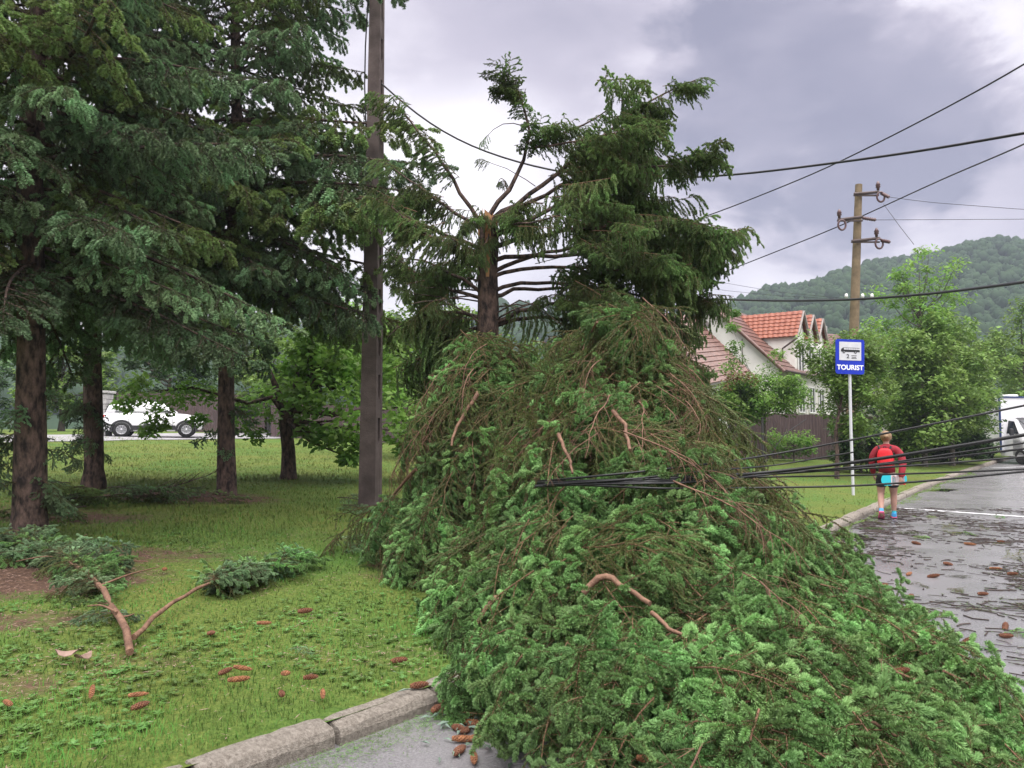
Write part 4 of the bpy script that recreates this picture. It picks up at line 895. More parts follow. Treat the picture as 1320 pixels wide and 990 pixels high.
# ------------------------------------------------------------------ concrete pole at left with its row of slots
pb = pix(477, 655); pole = empty('concrete_pole', pb, 'tall grey concrete utility pole with a row of slots, between the spruces', 'utility pole', 'utility poles')
ptop = at(487, -60, pb[1])-pb; H = ptop[2]; ax = nrm(ptop); 
def sect(z): return .148-.0060*z, .125-.005*z            # half width across, half depth
rz = math.radians(-16); Rz = np.array(Matrix.Rotation(rz, 3, 'Z'))
def ring(z, x0, x1, y0, y1): 
    V = np.array([(x0, y0, z), (x1, y0, z), (x1, y1, z), (x0, y1, z)]); return V@Rz.T+np.array((ax[0]/ax[2]*z, ax[1]/ax[2]*z, 0))
mb = MB()
def solid(za, zb, fa, fb, mb=mb, k=1):
    V = np.concatenate([ring(za, *fa), ring(zb, *fb)]); mb.add(V, [(3, 2, 1, 0), (4, 5, 6, 7), (0, 1, 5, 4), (1, 2, 6, 5), (2, 3, 7, 6), (3, 0, 4, 7)])
zs = np.linspace(-.2, H, 20)
for za, zb in zip(zs[:-1], zs[1:]):
    (wa, da), (wb, db) = sect(za), sect(zb)
    solid(za, zb, (-wa, wa, -da, -da*.38), (-wb, wb, -db, -db*.38))       # front chord
    solid(za, zb, (-wa, wa, da*.38, da), (-wb, wb, db*.38, db))           # rear chord
mb.build('chord', M['pole'], pole)
z = -.2; first = True
while z < H-.3:
    zb = z+(1.25 if first else .30); (wa, da), (wb, db) = sect(z), sect(zb); q = MB(); e = .004
    solid(z, zb, (-wa+e, wa-e, -da*.38+.001, da*.38-.001), (-wb+e, wb-e, -db*.38+.001, db*.38-.001), q)
    (wc, dc) = sect(zb+.06); solid(zb, zb+.07, (-wb+e, wb-e, -db*.38+.001, -db*.12), (-wc+e, wc-e, -dc*.38+.001, -dc*.34), q); solid(zb, zb+.07, (-wb+e, wb-e, db*.12, db*.38-.001), (-wc+e, wc-e, dc*.34, dc*.38-.001), q)
    q.build('web', M['pole'], pole); z = zb+.40; first = False
for zc in (4.65,):
    w, d = sect(zc); q = MB(); V = np.concatenate([ring(zc, -w-.012, w+.012, -d-.012, d+.012), ring(zc+.05, -w-.012, w+.012, -d-.012, d+.012)]); q.add(V, [(3, 2, 1, 0), (4, 5, 6, 7), (0, 1, 5, 4), (1, 2, 6, 5), (2, 3, 7, 6), (3, 0, 4, 7)]); q.build('steel_band', M['steel'], pole)
q = MB(); q.tube([at(474, 60, pb[1]-.1)-pb+(0, 0, .9), at(471, 60, pb[1])-pb, at(470, 110, pb[1])-pb, at(472, 170, pb[1])-pb], .012, 5); q.build('down_wire', M['cable'], pole)

# second pole with three cross arms
pY = 26.0; p0 = gp(1093, pY); tp = at(1107, 238, pY); pole2 = empty('insulator_pole', p0, 'brown round utility pole with three steel arms and insulators beyond the sign', 'utility pole', 'utility poles')
mb = MB(); mb.tube([(0, 0, -.2), (tp-p0)*.5, tp-p0], [.20, .155, .115], 16); mb.build('shaft', M['pole_brown'], pole2)
def q2(px, py, dy=0): return at(px, py, pY+dy)-p0
for pts, ins in (([(1101, 250), (1133, 247.5)], (1132, 247)), ([(1080, 283.5), (1112, 279.5)], (1082, 283)), ([(1098, 311), (1134, 307)], (1130, 307))):
    mb = MB(); a, b2 = q2(*pts[0], -.22), q2(*pts[1], -.22); d = nrm(b2-a); mb.tube([a, b2], .055, 4); mb.box(tuple((a+b2)/2+(0, .03, -.075)), (np.linalg.norm(b2-a), .06, .05), math.atan2(d[1], d[0])); arm = mb.build('cross_arm', M['steel'], pole2)
    c = q2(ins[0], ins[1], -.22); q = MB(); Mx = Matrix.Translation(Vector(c)+Vector((0, 0, .05)))
    q.lathe([(.0, 0), (.045, 0), (.05, .08), (.085, .10), (.06, .15), (.085, .17), (.05, .25), (.03, .30), (0, .30)], 10, Mx); q.build('pin_insulator', M['porcelain'], arm)
    q = MB(); n = 20; ang = np.linspace(0, 2*math.pi, n+1); q.tube(np.c_[c[0]+.06+.16*np.cos(ang)*.8, np.full(n+1, c[1]-.05), c[2]-.20+.17*np.sin(ang)], .035, 6, caps=False); q.build('wire_loop', M['porcelain'], arm)
for a, b2 in (((1136, 249), (1146, 254)), ((1112, 281), (1129, 283.5)), ((1136, 310), (1147, 312))):
    q = MB(); A_, B_ = q2(*a, -.2), q2(*b2, -.6); n = 13; x = np.linspace(0, 1, n); q.tube(A_+(B_-A_)*x[:, None], .035+.03*(np.arange(n) % 2), 8); q.build('strain_insulator', M['porcelain'], pole2)
for px in (1091, 1112, 1124):
    q = MB(); c = q2(px, 384, -.25); q.lathe([(0, 0), (.04, 0), (.06, .06), (.04, .14), (0, .15)], 8, Matrix.Translation(Vector(c))); q.build('low_insulator', M['trim_white'], pole2)

# ------------------------------------------------------------------ cables
def cable(pts, r, label, group, name='overhead_cable', sag=0.0, n=40):
    if name == 'downed_cable':                                # rests on the heap where it meets it
        q = []
        for px, py, Y in pts:
            d = px_dir(px, py); d = d/d[1]; ys = np.linspace(2.5, 12, 1500); R_ = np.array((0, 0, CAM_H))+ys[:, None]*d; hit = R_[:, 2] <= mound(R_[:, 0], R_[:, 1])+.10
            q.append((px, py, min(Y, ys[np.argmax(hit)]-.12) if hit.any() else Y))
        pts = q
    P = np.array([at(*p) for p in pts]); k = np.concatenate(([0], np.cumsum(np.linalg.norm(np.diff(P, axis=0), axis=1)))); x = np.linspace(0, k[-1], n)
    Q = np.stack([np.interp(x, k, P[:, i]) for i in range(3)], -1)
    for _ in range(6): Q[1:-1] = (Q[:-2]+2*Q[1:-1]+Q[2:])/4
    if sag: Q[:, 2] -= sag*4*(x/k[-1])*(1-x/k[-1])
    if pts[-1][0] >= 1400:                                     # runs on to its next support, far to the side
        v = Q[-1]-Q[-4]; v = v/np.linalg.norm(v); far = 26 if name == 'overhead_cable' else 9; s_ = np.linspace(0, far, 9)[1:]; bend = (.0035*s_**2)[:, None]*np.array((0, 0, 1.0)); Q = np.concatenate([Q, Q[-1]+v*s_[:, None]+bend])
    o = Q[0].copy(); mb = MB(); mb.tube(Q-o, r, 6); return mb.build(name, M['cable'], label=label, cat='cable', group=group, loc=o)
G = 'overhead cables'
cable([(1420, 155, 7.0), (1320, 171, 7.6), (1220, 190, 8.4), (1100, 207, 9.4), (950, 226, 10.6), (840, 231, 11.3), (780, 230, 11.6), (700, 219, 12), (610, 192, 12.2), (545, 156, 12.3), (492, 108, 12.4)], .015, 'thick black overhead cable sagging from the left concrete pole across the sky', G)
cable([(1420, 20, 12), (1320, 85, 14), (1190, 155, 17), (1060, 220, 20.5), (915, 278, 25), (800, 312, 29), (690, 340, 33)], .018, 'black cable running down from the top right corner to behind the snapped spruce', G)
cable([(1420, 135, 14), (1320, 187, 17.5), (1230, 224, 21), (1145, 263, 25.3), (1085, 291, 27), (905, 362, 33), (800, 398, 37)], .020, 'black cable passing beside the arms of the brown pole', G)
cable([(1440, 346, 16), (1320, 364, 19), (1200, 379, 23), (1098, 387, 25.7), (1000, 388, 29), (930, 386, 32), (820, 380, 38)], .040, 'thick twisted black cable crossing in front of the hill', G)
cable([(1129, 283.5, 25.6), (1220, 283, 24.5), (1320, 282.5, 24), (1420, 281, 23)], .008, 'thin grey wire level with the middle arm of the brown pole', G)
cable([(1146, 254, 25.6), (1200, 261, 25), (1320, 270, 24), (1420, 274, 23)], .008, 'thin wire from the top arm of the brown pole to the right edge', G)
cable([(1139, 263, 25.8), (1160, 292, 24), (1178, 315, 23)], .008, 'short slack wire hanging from the top loop of the brown pole', G)
cable([(1090, 385, 26), (1000, 376, 30), (930, 364, 34), (860, 350, 38)], .007, 'upper thin wire running left from the brown pole above the roofs', G)
cable([(1090, 386, 26), (1000, 381, 30), (930, 374, 34), (860, 362, 38)], .007, 'lower thin wire running left from the brown pole above the roofs', G)
cable([(492, 148, 12.4), (478, 170, 13), (462, 195, 14), (430, 240, 16)], .007, 'thin stay wire running down left from the concrete pole', G)
cable([(985, 600, 27.8), (1010, 560, 28.6), (1040, 540, 29.2)], .014, 'pale slack wire drooping along the dark fence', G)
G = 'downed cables lying across the fallen treetop'
cable([(640, 629, 7.6), (662, 622, 7.35), (700, 620, 7.2), (800, 611, 6.9), (900, 600, 6.6), (985, 588, 6.3), (1100, 567, 6.0), (1200, 547, 5.7), (1320, 523, 5.4), (1420, 502, 5.2)], .008, 'downed cable rising highest to the right edge above the person', G, 'downed_cable')
cable([(640, 634, 7.6), (670, 624, 7.3), (700, 622, 7.15), (850, 618, 6.6), (970, 611, 6.1), (1100, 597, 5.7), (1200, 581, 5.35), (1320, 561, 5.0), (1420, 543, 4.8)], .0125, 'thickest downed cable crossing the shoulders of the person', G, 'downed_cable')
cable([(650, 628, 7.6), (700, 624, 7.12), (850, 615, 6.65), (970, 610, 6.2), (1100, 604, 5.7), (1200, 592, 5.4), (1320, 579, 5.1), (1420, 566, 4.9)], .0075, 'downed cable just below the thickest one, crossing the red backpack', G, 'downed_cable')
cable([(690, 626, 7.2), (850, 620, 6.6), (970, 613, 6.15), (1100, 604.5, 5.8), (1200, 599, 5.5), (1320, 589, 5.2), (1420, 580, 5.0)], .007, 'thin downed cable third from the top at the right edge', G, 'downed_cable')
cable([(690, 627, 7.2), (850, 622, 6.7), (960, 615, 6.2), (1060, 614, 5.9), (1200, 610, 5.5), (1320, 605, 5.2), (1420, 600, 5.0)], .007, 'downed cable crossing the skateboard', G, 'downed_cable')
cable([(720, 624, 7.1), (850, 630, 6.5), (960, 629, 6.0), (1100, 627, 5.6), (1200, 620, 5.3), (1320, 608, 5.0), (1420, 597, 4.8)], .0075, 'lowest downed cable crossing the black shorts of the person', G, 'downed_cable')
cable([(700, 625, 7.0), (800, 619, 6.75), (900, 608, 6.5), (1000, 600, 6.2), (1100, 583, 5.9)], .006, 'short loose downed cable ending behind the sign post', G, 'downed_cable')
cable([(640, 631, 7.4), (700, 626, 7.0), (800, 623, 6.7), (880, 624, 6.45), (985, 612, 6.1), (1120, 601, 5.7), (1320, 571, 5.05), (1420, 556, 4.85)], .007, 'thin downed cable twisted round the thickest one', G, 'downed_cable')

# ------------------------------------------------------------------ tourist bus stop sign
sp = pix(1100, 638); sY = sp[1]; sign = empty('bus_stop_sign', sp, 'blue TOURIST bus stop sign on a white post at the lawn edge', 'sign')
ctr = at(1095, 460, sY)-sp; k = sY/FPX
mb = MB(); mb.tube([(0, 0, -.1), tuple(at(1097.5, 550, sY)-sp+(0, .03, 0)), tuple(at(1095.5, 440, sY)-sp+(0, .04, 0))], .032, 12); mb.build('post', M['white_paint'], sign)
pan = empty('panel', ctr, parent=sign); pan.rotation_euler = (0, math.radians(-2.0), math.radians(3)); W_, H_ = 38*k, 45*k
def rrect(w, h, r, n=5):
    P = []
    for cx, cy, a0 in ((w/2-r, h/2-r, 0), (-w/2+r, h/2-r, 90), (-w/2+r, -h/2+r, 180), (w/2-r, -h/2+r, 270)):
        for i in range(n+1): a = math.radians(a0+90*i/n); P.append((cx+r*math.cos(a), cy+r*math.sin(a)))
    return P
UP = Matrix.Rotation(math.pi/2, 4, 'X')                     # XY drawing -> upright, facing -Y
def T4(x, z, y): return Matrix.Translation((x, y, z))@UP
bpy.data.objects.remove(pan)
RP = Matrix.Translation(Vector(ctr))@Euler((0, math.radians(1.5), math.radians(4))).to_matrix().to_4x4()
def pan_part(name, poly, h, x, z, y, mat, parent=sign):
    mb = MB(); mb.prism(poly, h, RP@T4(x, z, y), 0); return mb.build(name, M[mat], parent)
plate = pan_part('plate', rrect(W_, H_, .05), .03, 0, 0, .0, 'sign_blue')
field = pan_part('white_field', rrect(W_*.77, H_*.53, .012), .006, -.0, H_*.16, -.0305, 'white_paint')
u = W_*.66; bz = H_*.175
pan_part('bus_symbol', [(-u/2, -.02), (-u/2+.005, .03), (-u/2+.05, .065), (u/2-.01, .065), (u/2, .055), (u/2, -.03), (-u/2+.02, -.03)], .004, 0, bz, -.0367, 'black', plate)
for i in range(7): pan_part('bus_window', rrect(.05, .034, .006, 2), .003, -u/2+.09+i*.054, bz+.036, -.0408, 'white_paint', plate)
for x in (-u*.34, u*.27): pan_part('bus_wheel', [(.028*math.cos(a), .028*math.sin(a)) for a in np.linspace(0, 6.283, 16, endpoint=False)], .003, x, bz-.035, -.0412, 'black', plate); pan_part('bus_hub', [(.011*math.cos(a), .011*math.sin(a)) for a in np.linspace(0, 6.283, 10, endpoint=False)], .002, x, bz-.035, -.0450, 'white_paint', plate)
def lettering(txt, size, x, z, y, mat, bold=0.0):
    c = bpy.data.curves.new('lettering', 'FONT'); c.body = txt; c.size = size; c.align_x = 'CENTER'; c.align_y = 'CENTER'; c.extrude = .002; c.offset = bold; c.materials.append(M[mat])
    o = bpy.data.objects.new('tmp', c); COL.objects.link(o); bpy.context.view_layer.update()
    me = bpy.data.meshes.new_from_object(o.evaluated_get(bpy.context.evaluated_depsgraph_get())); bpy.data.objects.remove(o)
    me.materials.clear(); me.materials.append(M[mat]); o = link('lettering', me, sign); o.matrix_local = RP@T4(x, z, y); return o
lettering('TOURIST', .150, 0, -H_*.315, -.033, 'lettering', .0045)
lettering('2', .125, -W_*.085, H_*.005, -.039, 'black', .002)
for i, (w, z) in enumerate(((.12, .022), (.10, -.012), (.12, -.04))): pan_part('small_print', [(-w/2, -.006), (w/2, -.006), (w/2, .006), (-w/2, .006)], .003, W_*.13, H_*.005+z, -.0368, 'black')

# thin metal post in front of the fence
p = pix(984, 618); mb = MB(); mb.tube([(0, 0, -.1), (0, 0, 1.65)], .035, 8); mb.box((0, 0, 1.66), (.09, .09, .02)); mb.build('metal_post', M['post_dark'], label='thin dark metal post standing before the brown fence', cat='post', loc=p)

# ------------------------------------------------------------------ white house with red roofs
HP = np.array((9.9, 38.0)); HE = np.array((.6, .8)); HN = np.array((.8, -.6)); Z0 = 0.2
house = empty('white_house', (HP[0], HP[1], Z0), 'white gabled house with red roofs and three orange-tiled dormers behind the fence', 'house')
def hp(n, e, z): q = HN*n+HE*e; return np.array((q[0], q[1], z-Z0))
def hq(mb, *pts, mat=0): mb.add([hp(*p) for p in pts], [tuple(range(len(pts)))], mat)
AP, EV, HW, LEN = 7.75, 4.55, 3.3, 9.5
mb = MB()
hq(mb, (-HW, 0, 0), (HW, 0, 0), (HW, 0, EV), (0, 0, AP-.06), (-HW, 0, EV)); hq(mb, (HW, 0, 0), (HW, LEN, 0), (HW, LEN, EV), (HW, 0, EV)); hq(mb, (-HW, LEN, 0), (-HW, 0, 0), (-HW, 0, EV), (-HW, LEN, EV)); hq(mb, (HW, LEN, 0), (-HW, LEN, 0), (-HW, LEN, EV), (0, LEN, AP-.06), (HW, LEN, EV))
mb.build('wall', M['plaster'], house)
def roof_plane(name, a, b, c, d, n, mat, th=.03, parent=house, wav=0):
    """courses from eave edge a-b up to ridge edge d-c, each lapping the one below"""
    a, b, c, d = [np.array(p, float) for p in (a, b, c, d)]; nm = nrm(np.cross(b-a, d-a)); nm = nm if nm[2] > 0 else -nm; mb = MB()
    for i in range(n):
        f0, f1 = i/n, min((i+1.12)/n, 1); cols = max(1, wav)
        for j in range(cols):
            u0, u1 = j/cols, (j+1)/cols; L = lambda u, f: (a+(b-a)*u)*(1-f)+(d+(c-d)*u)*f
            p0, p1, p2, p3 = L(u0, f0)+nm*th*1.6, L(u1, f0)+nm*th*1.6, L(u1, f1)+nm*th*.4, L(u0, f1)+nm*th*.4
            if wav:
                m0, m1 = (p0+p1)/2+nm*.035, (p2+p3)/2+nm*.035; mb.add([p0, m0, p1, p2, m1, p3], [(0, 1, 4, 5), (1, 2, 3, 4)]); mb.add([p0, m0, p1, p1-nm*th*1.5, p0-nm*th*1.5], [(0, 1, 2, 3, 4)])
            else: mb.add([p0, p1, p2, p3, p0-nm*th*1.6, p1-nm*th*1.6], [(0, 1, 2, 3), (0, 1, 5, 4)])
    return mb.build(name, M[mat], parent, kind='stuff')
ov = .3; rzf = lambda n: AP-(AP-EV)/HW*abs(n)+.05
roof_plane('roof', hp(HW+.35, -ov, rzf(HW+.35)), hp(HW+.35, LEN, rzf(HW+.35)), hp(0, LEN, rzf(0)), hp(0, -ov, rzf(0)), 14, 'slate_red')
roof_plane('roof', hp(-HW-.35, -ov, rzf(HW+.35)), hp(-HW-.35, LEN, rzf(HW+.35)), hp(0, LEN, rzf(0)), hp(0, -ov, rzf(0)), 14, 'slate_red')
for sgn in (-1, 1):
    mb = MB(); a, b2 = hp(0, -ov-.02, rzf(0)-.02), hp(sgn*(HW+.38), -ov-.02, rzf(HW+.38)-.02); mb.tube([a, b2], .10, 4); mb.build('verge_board', M['slate_red'], house)
mb = MB(); c = hp(-.25, -.04, 6.75); mb.prism([(.17*math.cos(a), .17*math.sin(a)) for a in np.linspace(0, 6.28, 18, endpoint=False)], .03, Matrix.Translation(Vector(c))@Matrix.Rotation(math.atan2(HE[1], HE[0])-math.pi/2, 4, 'Z')@UP); mb.build('round_vent', M['roof_grey'], house)
mb = MB(); mb.tube([hp(HW+.45, -ov, EV-.32), hp(HW+.45, LEN, EV-.32)], .07, 6); mb.build('gutter', M['steel'], house)
mb = MB(); mb.tube([hp(1.6, -.08, 5.9), hp(1.6, -.08, 3.6), hp(1.3, -.08, 3.0)], .018, 5); mb.build('wall_cable', M['steel'], house)
for i, e in enumerate((3.0, 4.75, 6.5)):                    # dormers facing the road
    dn, hw, ez, az = HW+.12, .85, 6.25, 7.42; back = (AP-az)/(AP-EV)*HW
    mb = MB(); hq(mb, (dn, e-hw, 0), (dn, e+hw, 0), (dn, e+hw, ez), (dn, e, az-.05), (dn, e-hw, ez)); hq(mb, (dn-2.6, e-hw, ez), (dn-2.6, e-hw, EV-1), (dn, e-hw, EV-1), (dn, e-hw, ez)); hq(mb, (dn-2.6, e+hw, EV-1), (dn-2.6, e+hw, ez), (dn, e+hw, ez), (dn, e+hw, EV-1))
    dm = mb.build('dormer', M['plaster'], house); o_ = .16
    for sg in (-1, 1): roof_plane('dormer_roof', hp(dn+.2, e+sg*(hw+o_), ez-.18), hp(.6, e+sg*(hw+o_), ez-.18), hp(.15, e, az+.03), hp(dn+.2, e, az+.03), 7, 'tile_orange', .03, dm, 12)
    mb = MB()
    for sg in (-1, 1): mb.tube([hp(dn+.22, e, az), hp(dn+.22, e+sg*(hw+o_), ez-.2)], .07, 4)
    mb.build('barge_board', M['roof_grey'], dm)
    for zc, hh in ((5.05, 1.5), (3.0, 1.3)):
        mb = MB(); ww = .48
        hq(mb, (dn+.03, e-ww, zc-hh/2), (dn+.03, e+ww, zc-hh/2), (dn+.03, e+ww, zc+hh/2), (dn+.03, e-ww, zc+hh/2)); mb.build('pane', M['glass'], dm)
        mb = MB()
        for a, b2 in (((-ww, -hh/2), (-ww, hh/2)), ((ww, -hh/2), (ww, hh/2)), ((0, -hh/2), (0, hh/2)), ((-ww, hh/2), (ww, hh/2)), ((-ww, -hh/2), (ww, -hh/2))): mb.tube([hp(dn+.05, e+a[0], zc+a[1]), hp(dn+.05, e+b2[0], zc+b2[1])], .045, 4)
        mb.build('window_frame', M['trim_white'], dm)
mb = MB(); mb.tube([hp(HW+.3, 2.0, 6.0), hp(HW-.4, 1.9, 5.5), hp(HW-.4, 1.9, 4.9)], .045, 6); mb.build('downpipe', M['steel'], house)
# lean-to wing in front with the shiny red-brown slates
A1, A2, A3, A4 = [at(*p)-(HP[0], HP[1], Z0) for p in ((820, 512, 33.2), (972, 484, 35.6), (893, 407, 38.3), (800, 400, 38.0))]
roof_plane('lean_to_roof', A1, A2, A3, A4, 15, 'slate_red', .03)
wl = np.array((0, 0, 1.0)); q1, q3 = A1+(0, .35, -.10), A2+(-.15, .3, -.10); mb = MB()
def dn_(p): return (p[0], p[1], 0)
mb.add([dn_(q1), dn_(q3), q3, q1], [(0, 1, 2, 3)]); q4 = q3+(-.5, 3.6, 0); mb.add([dn_(q3), dn_(q4), q4, q3], [(0, 1, 2, 3)]); mb.build('lean_to_wall', M['plaster'], house)
w0, w1 = [at(px, 530, Y)-(HP[0], HP[1], Z0) for px, Y in ((907, 34.85), (928, 35.15))]
zt, zb = 1.65+47/FPX*35-Z0-.0, 1.65+8/FPX*35-Z0; off = np.array((.02, -.06, 0)); mb = MB(); P4 = [np.array((w0[0], w0[1], zb)), np.array((w1[0], w1[1], zb)), np.array((w1[0], w1[1], zt)), np.array((w0[0], w0[1], zt))]; P4 = [p+off for p in P4]
mb.add(P4, [(0, 1, 2, 3)]); wn = mb.build('window', M['glass'], house); mb = MB()
for a, b2 in ((0, 1), (1, 2), (2, 3), (3, 0)): mb.tube([P4[a]+(0, -.02, 0), P4[b2]+(0, -.02, 0)], .045, 4)
mb.tube([(P4[0]+P4[1])/2+(0, -.02, 0), (P4[2]+P4[3])/2+(0, -.02, 0)], .035, 4); mb.build('frame', M['trim_white'], wn)
# two far houses
def far_house(px, Y, w, d, hw, hr, yaw, label, rmat):
    p = gp(px, Y); p[2] = 0; r = empty('far_house', p, label, 'house', 'far houses', rz=math.radians(yaw)); mb = MB(); x, y = w/2, d/2
    for V in ([(-x, -y, 0), (x, -y, 0), (x, -y, hw), (-x, -y, hw)], [(x, -y, 0), (x, y, 0), (x, y, hw), (x, 0, hr), (x, -y, hw)], [(-x, y, 0), (-x, -y, 0), (-x, -y, hw), (-x, 0, hr), (-x, y, hw)], [(x, y, 0), (-x, y, 0), (-x, y, hw), (x, y, hw)]): mb.add(V, [tuple(range(len(V)))])
    mb.build('wall', M['plaster'], r)
    for sg in (-1, 1): roof_plane('roof', (-x-.3, sg*(y+.4), hw-.25), (x+.3, sg*(y+.4), hw-.25), (x+.3, 0, hr+.08), (-x-.3, 0, hr+.08), 10, rmat, .03, r)
    mb = MB(); mb.box((x*.4, .4, hr+.35), (.5, .5, 1.0), bev=.02); mb.build('chimney', M['stone_pillar'], r)
    for xx in (-x*.5, x*.4):
        mb = MB(); mb.box((xx, -y-.01, hw*.62), (1.1, .05, 1.2)); w_ = mb.build('window', M['glass'], r); mb = MB()
        for a in (-.55, 0, .55): mb.box((xx+a, -y-.05, hw*.62), (.07, .05, 1.27))
        for a in (-.6, .6): mb.box((xx, -y-.05, hw*.62+a), (1.03, .045, .07))
        mb.build('frame', M['trim_white'], w_)
far_house(1060, 74, 4, 6, 8.6, 10.6, 25, 'far house with a reddish roof just right of the dormers', 'slate_red')
far_house(1140, 64, 9, 7, 5.6, 8.3, 40, 'far house with a grey-brown roof above the tree at the sign', 'slate_red')

# ------------------------------------------------------------------ white car on the drive
cb = at(200, 561.5, 32.0); cb[2] = float(gz(cb[0], cb[1]))+.015
car = empty('parked_car', cb, 'white compact crossover parked side-on beyond the lawn', 'car', rz=math.radians(21))
def loft(mb, st, mat=0, prof=None):
    """st: rows (x, half width, z bottom, z top, top half width)"""
    R = []
    for x, w, zb, zt, wt in st:
        R.append([(x, -w*.92, zb), (x, -w, zb+.08), (x, -w, zb+(zt-zb)*.6), (x, -wt-(w-wt)*.35, zt-.05), (x, -wt*.9, zt), (x, wt*.9, zt), (x, wt+(w-wt)*.35, zt-.05), (x, w, zb+(zt-zb)*.6), (x, w, zb+.08), (x, w*.92, zb)])
    k = 10; V = np.array(R).reshape(-1, 3); n = len(R); F = [(i*k+j, i*k+(j+1) % k, (i+1)*k+(j+1) % k, (i+1)*k+j) for i in range(n-1) for j in range(k)]
    mb.add(V, [f[::-1] for f in F], mat, 0, True); mb.add(V[:k], [tuple(range(k))], mat); mb.add(V[-k:], [tuple(range(k-1, -1, -1))], mat)
mb = MB(); loft(mb, [(-1.87, .66, .36, .98, .58), (-1.80, .77, .28, 1.04, .68), (-1.4, .81, .26, 1.06, .72), (-.3, .82, .24, 1.05, .74), (.75, .82, .24, 1.03, .74), (1.15, .81, .26, 1.00, .70), (1.55, .77, .28, .93, .62), (1.78, .66, .32, .82, .52), (1.86, .52, .38, .66, .45)]); body = mb.build('body', M['car_white'], car)
mb = MB(); loft(mb, [(-1.80, .62, .98, 1.10, .56), (-1.62, .70, 1.0, 1.50, .52), (-1.2, .72, 1.0, 1.57, .55), (-.3, .73, 1.0, 1.60, .56), (.25, .72, 1.0, 1.53, .54), (.9, .66, .98, 1.06, .6)]); mb.build('cabin', M['car_white'], car)
for sg in (-1, 1):
    for P in ([(-1.45, 1.07), (-.95, 1.07), (-.95, 1.46), (-1.25, 1.46)], [(-.88, 1.07), (-.15, 1.07), (-.15, 1.5), (-.88, 1.48)], [(-.08, 1.07), (.62, 1.07), (.2, 1.44), (-.08, 1.49)]):
        m_ = MB(); m_.add([(x, sg*(.735-(z-1.07)*.30), z) for x, z in P], [(0, 1, 2, 3) if sg < 0 else (3, 2, 1, 0)]); m_.build('side_window', M['glass'], car)
    m_ = MB(); m_.box((-.02, sg*.825, .40), (1.65, .03, .20), bev=.012); m_.build('side_trim', M['plastic'], car)
    m_ = MB(); m_.add([(-.45, sg*.845, .43), (.85, sg*.845, .43), (.72, sg*.845, .50), (-.35, sg*.845, .57)], [(0, 1, 2, 3)]); m_.build('side_moulding', M['plastic'], car)
    for hx in (-.75, .05): m_ = MB(); m_.box((hx, sg*.83, .93), (.17, .03, .035), bev=.01); m_.build('door_handle', M['car_white'], car)
    for gx in (-.92, -.12, .7): m_ = MB(); m_.box((gx, sg*.822, .72), (.012, .006, .6)); m_.build('door_gap', M['plastic'], car)
    m_ = MB(); m_.box((.55, sg*.86, 1.08), (.12, .16, .12), bev=.03); m_.build('mirror', M['plastic'], car)
    m_ = MB(); m_.tube([(-1.4, sg*.5, 1.60), (-.6, sg*.53, 1.64), (.1, sg*.53, 1.60)], .02, 6); m_.build('roof_rail', M['plastic'], car)
    m_ = MB(); m_.box((-1.80, sg*.62, .90), (.13, .22, .13), bev=.03); m_.build('tail_light', M['lamp_red'], car)
    m_ = MB(); m_.box((1.70, sg*.56, .74), (.2, .24, .09), bev=.03); m_.build('headlight', M['lamp_clear'], car)
    for wx in (-1.18, 1.22):
        m_ = MB(); a = np.linspace(-.25, math.pi+.25, 16); V = []
        for t_ in a: V += [(wx+.33*math.cos(t_), sg*.838, .32+.33*math.sin(t_)), (wx+.42*math.cos(t_), sg*.838, .32+.42*math.sin(t_)), (wx+.43*math.cos(t_), sg*.78, .32+.43*math.sin(t_))]
        m_.add(V, [(i*3+j, i*3+j+1, i*3+j+4, i*3+j+3) for i in range(15) for j in range(2)]); m_.build('wheel_arch', M['plastic'], car)
        m_ = MB(); m_.lathe([(0, -.09), (.33, -.09), (.345, 0), (.345, .02), (.30, .02)], 24, Matrix.Translation((wx, sg*.79, .32))@Matrix.Rotation(sg*-math.pi/2, 4, 'X')); m_.build('wheel_well', M['black'], car)
        Wm = Matrix.Translation((wx, sg*.76, .315))@Matrix.Rotation(-sg*math.pi/2, 4, 'X')
        m_ = MB(); m_.lathe([(.19, -.09), (.29, -.10), (.315, -.06), (.315, .06), (.29, .10), (.20, .095)], 24, Wm); wh = m_.build('wheel', M['tyre'], car)
        m_ = MB(); m_.lathe([(.20, .075), (.20, .092), (.175, .092), (.17, .06), (0, .055)], 24, Wm); m_.lathe([(0, .10), (.05, .10), (.055, .06)], 12, Wm)
        for i in range(10): aa = i*math.pi/5; Rm = Wm@Matrix.Rotation(aa, 4, 'Z'); m_.add([tuple(Rm@Vector(p)) for p in ((.04, -.012, .098), (.18, -.022, .09), (.18, .022, .09), (.04, .012, .098))], [(0, 1, 2, 3)])
        m_.build('rim', M['alloy'], wh)
mb = MB(); mb.box((-1.83, 0, .42), (.16, 1.45, .26), bev=.05); mb.build('rear_bumper', M['plastic'], car)
mb = MB(); mb.box((-1.915, 0, .43), (.02, .9, .07), bev=.005); mb.build('bumper_strip', M['car_white'], car)
mb = MB(); mb.box((1.78, 0, .42), (.16, 1.2, .22), bev=.05); mb.build('front_bumper', M['plastic'], car)
mb = MB(); mb.add([(-1.835, -.52, 1.09), (-1.835, .52, 1.09), (-1.69, .46, 1.45), (-1.69, -.46, 1.45)], [(3, 2, 1, 0)]); mb.build('rear_window', M['glass'], car)
mb = MB(); mb.add([(.92, -.56, 1.07), (.92, .56, 1.07), (.30, .47, 1.50), (.30, -.47, 1.50)], [(0, 1, 2, 3)]); mb.build('windscreen', M['glass'], car)
car.scale = (1, 1, .93)
